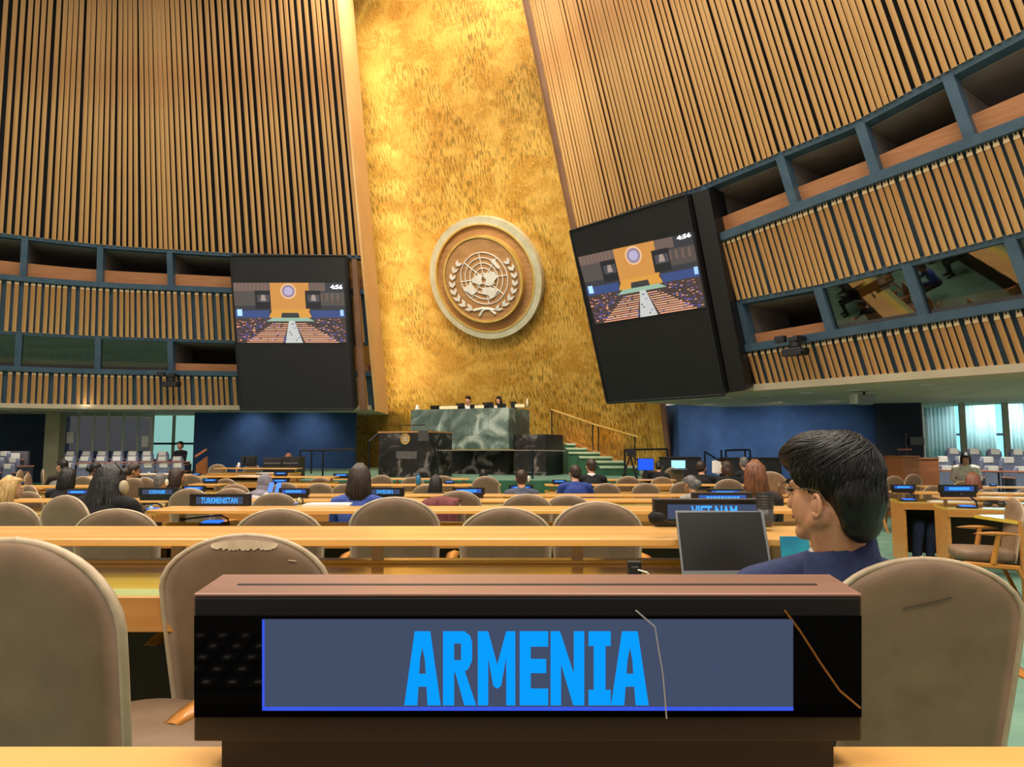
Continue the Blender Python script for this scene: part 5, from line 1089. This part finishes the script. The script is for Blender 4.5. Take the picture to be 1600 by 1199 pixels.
def braids(t, H, R, s):
    m = MB(); rr = random.Random(11)
    for k in range(95):
        an = math.pi*(.94+1.12*k/94); x = math.cos(an); y = math.sin(an); L = rr.uniform(.9, 1.05); z_end = -.36*L-.1*abs(math.sin(an))
        j = rr.uniform(-.012, .012)
        m.tube([H(.02*x, -.03+.02*y, .145), H(.065*x, -.03+.075*y, .1), H(.092*x, -.035+.095*y, .0), H(.105*x+j, -.045+.1*y, -.12), H(.125*x+j*2, -.06+.11*y, -.24), H(.13*x+j*3, -.06+.1*y, z_end)], [.006, .0085, .0095, .0095, .008, .004], 6)
    m.build('braids', HAIR['black'], t, smooth=True)
    ear = H(.096, .005, -.02); MB().ell(ear, (.026, .04, .052)).build('earphone', mat('earphone_beige', 'b8a888', rough=.5), t, smooth=True)
    MB().tube([H(.085, .0, .03), H(.07, .0, .1), H(0, .0, .155)], .007, 6).build('earphone_band', M_black, t)
PP = person
PP('woman with long black braids and beige earphone in black jacket, at left', 171, 727.5, 4.45, 'long', 'black', '0c0c0e', 'dark', rz=-.25, lean=.18, hyaw=-.25, extra=braids, w=1.18, hdz=-.07)
PP('woman with dark brown shoulder-length hair and blue top, left of centre', 563, 725.5, 6.0, 'long', 'dbrown', '3a4f96', 'tan', lean=.1, w=1.05)
PP('woman with long auburn hair left of the navy-suited man', 1178, 720, 6.3, 'long', 'red', '3a2c2a', 'light', lean=.1)
PP('blonde woman with straight hair at the photo left edge', 10, 743, 6.5, 'long', 'blonde', '6a5a50', 'light', rz=-.4, hyaw=-.5, lean=.2)
PP('woman with long black hair at far left behind the small nameplate', 102, 730.5, 8.8, 'long', 'black', '121214', 'tan', rz=-.1, lean=.2)
PP('person in grey jacket with dark hair leaning forward at far left', 84, 724, 12, 'short', 'black', '6b6a66', 'dark', rz=-.6, lean=.45, w=1.15)
PP('man with black fringe and yellow shirt facing sideways at far left', 97, 718, 13, 'short', 'black', '2a2018', 'light', rz=.9, hyaw=.6, lean=.1, extra=collar('d8c070'))
PP('person with dark tied hair in tan jacket behind the braids', 141, 721.5, 13, 'bun', 'black', 'b09a78', 'dark', rz=-.9, hyaw=-.4, lean=.25)
PP('woman in navy jacket with dark red hair right of the braids', 195, 722, 11.5, 'bun', 'brown', '1e2438', 'tan', rz=-1.0, lean=.3)
PP('grey-haired person with white headphones above the SURINAME nameplate', 246, 737.5, 9.2, 'short', 'grey', '8a8070', 'light', lean=.25, extra=headset())
PP('woman with long brown hair and dark jacket near the left stair cheek', 272, 731, 9.6, 'long', 'brown', '15151a', 'tan', rz=-.5, hyaw=-.4, lean=.2)
PP('person in black suit and white shirt sitting high by the teal window', 279, 690, 24.4, 'short', 'black', '101014', 'light', rz=math.pi-.3, lean=0., arms='lap', extra=collar('e8e4dc'))
PP('person in grey headscarf and white top holding tablets, left', 399, 736, 9.2, 'scarf', 'scarf', 'b8b4b4', 'light', rz=-.45, lean=.4, w=1.1)
PP('black-haired person in dark coat below the lectern', 678, 739, 9.6, 'bob', 'black', '14161e', 'tan', rz=-.1, lean=.35)
PP('dark-haired person half hidden behind a chair at far centre', 755, 731.5, 12.3, 'short', 'black', '1c1a1c', 'dark', lean=.3)
PP('man in grey suit with white earpiece at photo centre', 815, 733.5, 9.6, 'short', 'brown', '4a5064', 'light', lean=.15, extra=headset('f0eee8'), w=1.08)
PP('man in bright blue suit in the far centre rows', 899, 725, 10.6, 'short', 'dbrown', '2a3f86', 'light', lean=.25, w=1.12, hyaw=.3)
PP('man in black suit with red-brown hair near the stage stairs', 923.5, 717, 12.4, 'short', 'dbrown', '101218', 'light', lean=.15, hyaw=.3, w=1.12, extra=collar('d8d4d0'))
PP('dark-haired person in black coat by the blue monitor', 1028, 717, 15.4, 'short', 'black', '121214', 'light', rz=-.3, lean=.4, hpitch=.3)
PP('dark-haired man in black reading white papers before the right blue wall', 1096, 719, 13, 'short', 'brown', '101012', 'light', rz=-.2, lean=.25, hyaw=-.3, w=1.15)
PP('dark-haired woman in black jacket beside the reading man', 1136, 720, 12.2, 'bob', 'brown', '121418', 'light', rz=.3, hyaw=.5, lean=.15)
PP('grey-haired person far behind the auburn-haired woman', 1162, 714, 14.4, 'short', 'grey', '1a1a1e', 'light', rz=.2)
PP('person with grey hair bun and white-and-grey jacket, left of the auburn hair', 1090, 737, 8.6, 'bun', 'grey', '8f918e', 'tan', rz=.3, hyaw=.3, lean=.4, extra=headset('f0e8d0'))
PP('red-haired person bending forward behind the wide nameplate at right', 1527, 733, 9.9, 'bob', 'rose', '2a3048', 'light', rz=-.2, lean=.4, trou='2c3450')
PP('woman in white sweater writing on the right grey seats', 1507, 703, 15.9, 'bob', 'black', 'd8d0c2', 'light', rz=math.pi-.5, lean=.35, hpitch=.35, arms='lap', trou='101012')
rzf = tops-.86
PP('man in white shirt sitting behind the green rostrum, left of two', 733, 618, 22.8, 'short', 'black', 'e6e2dc', 'light', rz=math.pi-TH, lean=.2, hpitch=.15, floor=rzf)
PP('woman with black hair sitting behind the green rostrum, right of two', 780, 619, 22.8, 'bob', 'black', 'd8ccc0', 'light', rz=math.pi-TH, lean=.15, hpitch=.15, floor=rzf)
PP('person bending behind the right mixing console at left', 455, 704.5, 18.0, 'short', 'rose', '3a3038', 'light', rz=math.pi, lean=.4, hpitch=.4)
q = at(1117, 728, 12.4); t = thing('paper_sheet', 'white paper sheets held up by the reading man', 'papers', q)
MB().prism([(-.05, 0, -.12), (.07, -.02, -.16), (.09, .03, .05), (-.03, .05, .09)], (0, .004, 0)).build('sheet', M_white, t); MB().prism([(-.03, -.02, -.12), (.1, -.03, -.13), (.12, .0, .06), (.0, .02, .1)], (0, .003, 0)).build('sheet', M_cover, t)
# trousers of a sitter below the further right-hand desk
q = at(1440, 865, 9.3); zf = fz(9.3); t = thing('person', 'seated person whose navy trouser legs show under the right-hand desk', 'person', (q.x, q.y, zf))
fuse('body', [(caps((.02, .35, .5), (-.02, 0, .48), .08, .075), 0), (caps((-.02, 0, .47), (-.06, .0, .1), .075, .06), 0), (caps((.2, .4, .5), (.16, .02, .46), .08, .07), 0), (caps((.16, .02, .45), (.12, .02, .1), .07, .055), 0), (elp((.1, .45, .52), (.18, .13, .12)), 0), (caps((-.07, -.0, .05), (-.02, -.15, .04), .045, .035), 1), (caps((.11, -.0, .05), (.15, -.14, .04), .045, .035), 1)], [cloth('2c3450'), M_shoe], .014, 3, t)

# ---- the man in the navy suit (close)
HC = at(1297, 764, 1.74); PSI = math.radians(31)
man = thing('person', 'man with black side-swept hair, glasses and navy suit seen from behind', 'person', (HC.x, HC.y, fz(1.7)))
M3 = Matrix.Rotation(PSI, 3, 'Z') @ Matrix.Rotation(math.radians(-2), 3, 'X'); O = Vector((0, 0, HC.z-fz(1.7)))
def Hm(x, y, z): return O+M3 @ Vector((x, y, z))
tz = O.z
def W_(px, py, D): p = at(px, py, D); return Vector((p.x-HC.x, p.y-HC.y, p.z-fz(1.7)))
M_skm = mat('skin_man', 'bd8460', 'cb9370', rough=.45, scale=(25, 25, 25), detail=6); M_navy = mat('navy_suit', '222c52', '2a355e', rough=.85, scale=(60, 60, 60), detail=4); M_hm = mat('hair_man', '060505', '12100e', rough=.42, scale=(70, 70, 12), detail=3, bump=.15, spec=.4)
P = []
def a(p, i=0): P.append((p, i))
a(elp(Hm(0, -.018, .028), (.078, .098, .094), M3)); a(elp(Hm(0, .03, -.035), (.064, .062, .082), M3)); a(elp(Hm(-.03, .035, -.045), (.036, .05, .06), M3)); a(elp(Hm(.03, .035, -.045), (.036, .05, .06), M3))
a(caps(Hm(-.054, -.012, -.065), Hm(-.018, .068, -.105), .026, .022)); a(caps(Hm(.054, -.012, -.065), Hm(.018, .068, -.105), .026, .022)); a(elp(Hm(0, .072, -.108), (.03, .022, .02), M3)); a(elp(Hm(0, .08, -.07), (.026, .016, .02), M3))
a(caps(Hm(0, .09, .0), Hm(0, .112, -.04), .009, .014)); a(elp(Hm(0, .078, .012), (.05, .016, .016), M3))
nb = O+Vector((.025, .015, -.165))
a(caps(Hm(0, -.025, -.055), nb, .062, .064)); a(caps(Hm(-.03, .0, -.07), nb+Vector((-.02, 0, -.02)), .036, .045))
head = fuse('head', P, [M_skm], .0055, 3, man)
# ears
for sx in (-1, 1):
    m = MB(); pts = []
    for k in range(13):
        an = math.radians(-120+k*25); pts.append(Hm(sx*(.082+.005*math.cos(an)), -.02-.014*math.cos(an)*.9, -.036+.025*math.sin(an)))
    m.tube(pts, [.003]+[.005]*11+[.003], 8); m.ell(Hm(sx*.078, -.014, -.038), (.006, .013, .021), 12, 8, M3); m.ell(Hm(sx*.079, -.01, -.059), (.006, .008, .009), 10, 7, M3)
    m.build('ear', M_skm, head, smooth=True)
for sx in (-1, 1): MB().ell(Hm(sx*.031, .086, .0), (.012, .008, .007), 10, 7, M3).build('eye', M_eye, head, smooth=True); MB().tube([Hm(sx*.014, .096, .018), Hm(sx*.035, .094, .023), Hm(sx*.052, .082, .018)], .004, 6).build('eyebrow', M_hm, head)
MB().ell(Hm(0, .099, -.07), (.022, .006, .006), 10, 6, M3).build('mouth', M_lip, head, smooth=True)
# hair: base volume then combed strands
hp = [(elp(Hm(0, -.03, .042), (.088, .105, .098), M3), 0), (elp(Hm(-.004, .02, .085), (.08, .09, .056), M3), 0), (elp(Hm(-.012, .062, .078), (.064, .05, .046), M3), 0), (elp(Hm(0, -.075, -.015), (.078, .055, .085), M3), 0), (elp(Hm(0, -.075, -.075), (.062, .038, .05), M3), 0),
      (elp(Hm(-.066, .012, .045), (.02, .05, .045), M3), 0), (elp(Hm(.066, .012, .045), (.02, .05, .045), M3), 0)]
hairb = fuse('hair', hp, [M_hm], .0065, 4, man)
rr = random.Random(21); m = MB()
def surf(th, ph, k=1.0):  # around skull centre; th from top (0) down, ph azimuth (0 = face, positive to his left)
    r = Vector((-math.sin(ph)*math.sin(th)*.09, math.cos(ph)*math.sin(th)*(.108 if math.cos(ph) < 0 else .118), math.cos(th)*.103))
    return Hm(0, -.03+.012*max(0, math.cos(ph)), .042)+(M3 @ (r*k))
from mathutils.bvhtree import BVHTree
_bv = BVHTree.FromPolygons([v.co for v in hairb.data.vertices], [tuple(p.vertices) for p in hairb.data.polygons]); _cc = Hm(0, -.02, .04)
def onhair(th, ph, lift):
    d = (M3 @ Vector((-math.sin(ph)*math.sin(th), math.cos(ph)*math.sin(th), math.cos(th)))).normalized(); h_ = _bv.ray_cast(_cc+d*.4, -d)
    return h_[0]+d*lift if h_[0] else _cc+d*.1
for k in range(620):
    if k < 400:   # swept from the crown across the left side towards the front
        ph0 = rr.uniform(.9, 3.6); th0 = rr.uniform(.02, 1.0); ph1 = max(.1, ph0-rr.uniform(.7, 1.6)*min(1, ph0/1.5)); th1 = min(1.5, th0+rr.uniform(.2, .65)); lf = rr.uniform(.0, .0025)
        pts = [onhair(th0+(th1-th0)*(j/8)**1.4, ph0+(ph1-ph0)*j/8, lf-.0015+.002*math.sin(j/8*math.pi)) for j in range(9)]
    else:         # short back and sides
        ph = rr.uniform(.9, 4.2); th0 = rr.uniform(.95, 1.75); L = rr.uniform(.25, .6); pts = [onhair(min(2.35, th0+L*j/4), ph-.15*j/4, -.0008+.0016*math.sin(j/4*math.pi)) for j in range(5)]
    n_ = len(pts); m.tube(pts, [.0008]+[rr.uniform(.0012, .0024)]*(n_-2)+[.0006], 5)
m.build('hair_strands', M_hm, hairb, smooth=True)
# glasses
M_gl = mat('glasses_gold', '8a7a5c', rough=.25, metal=.9); lens = glassmat('lens_glass', (.95, .95, .95), .12)
for sx in (-1, 1):
    c_ = Vector((sx*.034, .108, -.004)); m = MB(); m.tube([Hm(c_.x+.025*math.cos(i*math.pi/10), c_.y-.004*abs(math.cos(i*math.pi/10)), c_.z+.02*math.sin(i*math.pi/10)) for i in range(21)], .0013, 6, False); m.build('glasses_rim', M_gl, man)
    _rim = man.children[-1]; m = MB(); m.prism([Hm(c_.x+.024*math.cos(i*math.pi/10), c_.y-.002, c_.z+.019*math.sin(i*math.pi/10)) for i in range(20)], M3 @ Vector((0, .001, 0))); m.build('glasses_lens', lens, _rim)
    MB().tube([Hm(sx*.059, .104, .004), Hm(sx*.078, .07, .003), Hm(sx*.086, .0, .002), Hm(sx*.086, -.03, -.004), Hm(sx*.082, -.05, -.035)], .0014, 6).build('glasses_temple', M_gl, man)
MB().tube([Hm(-.01, .108, .0), Hm(0, .11, .004), Hm(.01, .108, .0)], .0012, 6).build('glasses_bridge', M_gl, man)
# suit: shoulders follow the photo outline
ls = W_(1178, 915, 1.84); rs = W_(1412, 915, 1.79); nk = W_(1310, 890, 1.79); ch = Vector((.0, .07, tz-.40))
JP = [(caps(ls, nk+Vector((-.03, 0, 0)), .05, .056), 0), (caps(rs, nk+Vector((.03, 0, 0)), .05, .056), 0), (elp(ch, (.18, .12, .2)), 0), (elp(ch+Vector((0, .0, -.18)), (.165, .125, .16)), 0), (elp(nk+Vector((0, .01, -.05)), (.13, .08, .07)), 0),
      (caps(ls+Vector((-.01, 0, -.02)), ls+Vector((-.05, .06, -.24)), .058, .046), 0), (caps(ls+Vector((-.05, .06, -.24)), ls+Vector((-.02, .26, -.2)), .046, .036), 0), (caps(rs+Vector((.01, 0, -.02)), rs+Vector((.05, .06, -.25)), .058, .046), 0), (caps(rs+Vector((.05, .06, -.25)), rs+Vector((-.06, .3, -.2)), .046, .036), 0),
      (elp((.0, .05, .46), (.17, .13, .1)), 1), (caps((-.08, .08, .47), (-.1, .46, .46), .08, .062), 1), (caps((.09, .08, .47), (.11, .46, .46), .08, .062), 1), (caps((-.1, .46, .45), (-.1, .44, .08), .055, .042), 1), (caps((.11, .46, .45), (.11, .44, .08), .055, .042), 1), (caps((-.1, .42, .05), (-.1, .56, .04), .042, .034), 2), (caps((.11, .42, .05), (.11, .56, .04), .042, .034), 2)]
fuse('suit', JP, [M_navy, M_trou, M_shoe], .009, 4, man)
# collar: folded band round the neck
m = MB(); rows = []; cc = nb+Vector((.0, .0, .0))
for r_, z_, tl in ((.088, -.045, 0), (.078, .0, 0), (.074, .03, .0), (.07, .034, 0), (.068, .0, 0), (.07, -.05, 0)):
    rows.append([cc+Vector((r_*1.12*math.cos(k*math.pi/14), r_*math.sin(k*math.pi/14), z_-.03*(math.sin(k*math.pi/14) > 0)*math.sin(k*math.pi/14)-.02*math.cos(k*math.pi/14)*(-1))) for k in range(28)])
m.grid(rows, closed=True); m.build('jacket_collar', M_navy, man, smooth=True)
m = MB(); rows = []
for r_, z_ in ((.068, .0), (.0655, .042), (.063, .044), (.062, .0)): rows.append([cc+Vector((r_*1.1*math.cos(k*math.pi/14), r_*math.sin(k*math.pi/14), z_-.03*max(0, math.sin(k*math.pi/14))+.02*math.cos(k*math.pi/14))) for k in range(28)])
m.grid(rows, closed=True); m.build('shirt_collar', M_white, man, smooth=True)
# hands on the desk
for el, sx in ((ls+Vector((-.02, .26, -.2)), 1), (rs+Vector((-.06, .3, -.2)), -1)):
    hp = [(elp(el+Vector((0, .05, 0)), (.038, .048, .018)), 0)]
    for f in range(4):
        b = el+Vector(((f-1.5)*.02, .085, 0)); L = [.05, .06, .064, .048][f]; hp += [(caps(b, b+Vector((0, L*.5, .006)), .0088, .0082), 0), (caps(b+Vector((0, L*.5, .006)), b+Vector((0, L*.95, -.012)), .0082, .007), 0)]
    hp += [(caps(el+Vector((sx*.025, .03, 0)), el+Vector((sx*.055, .07, -.004)), .011, .009), 0)]
    fuse('hand', hp, [M_skm], .0045, 2, man)
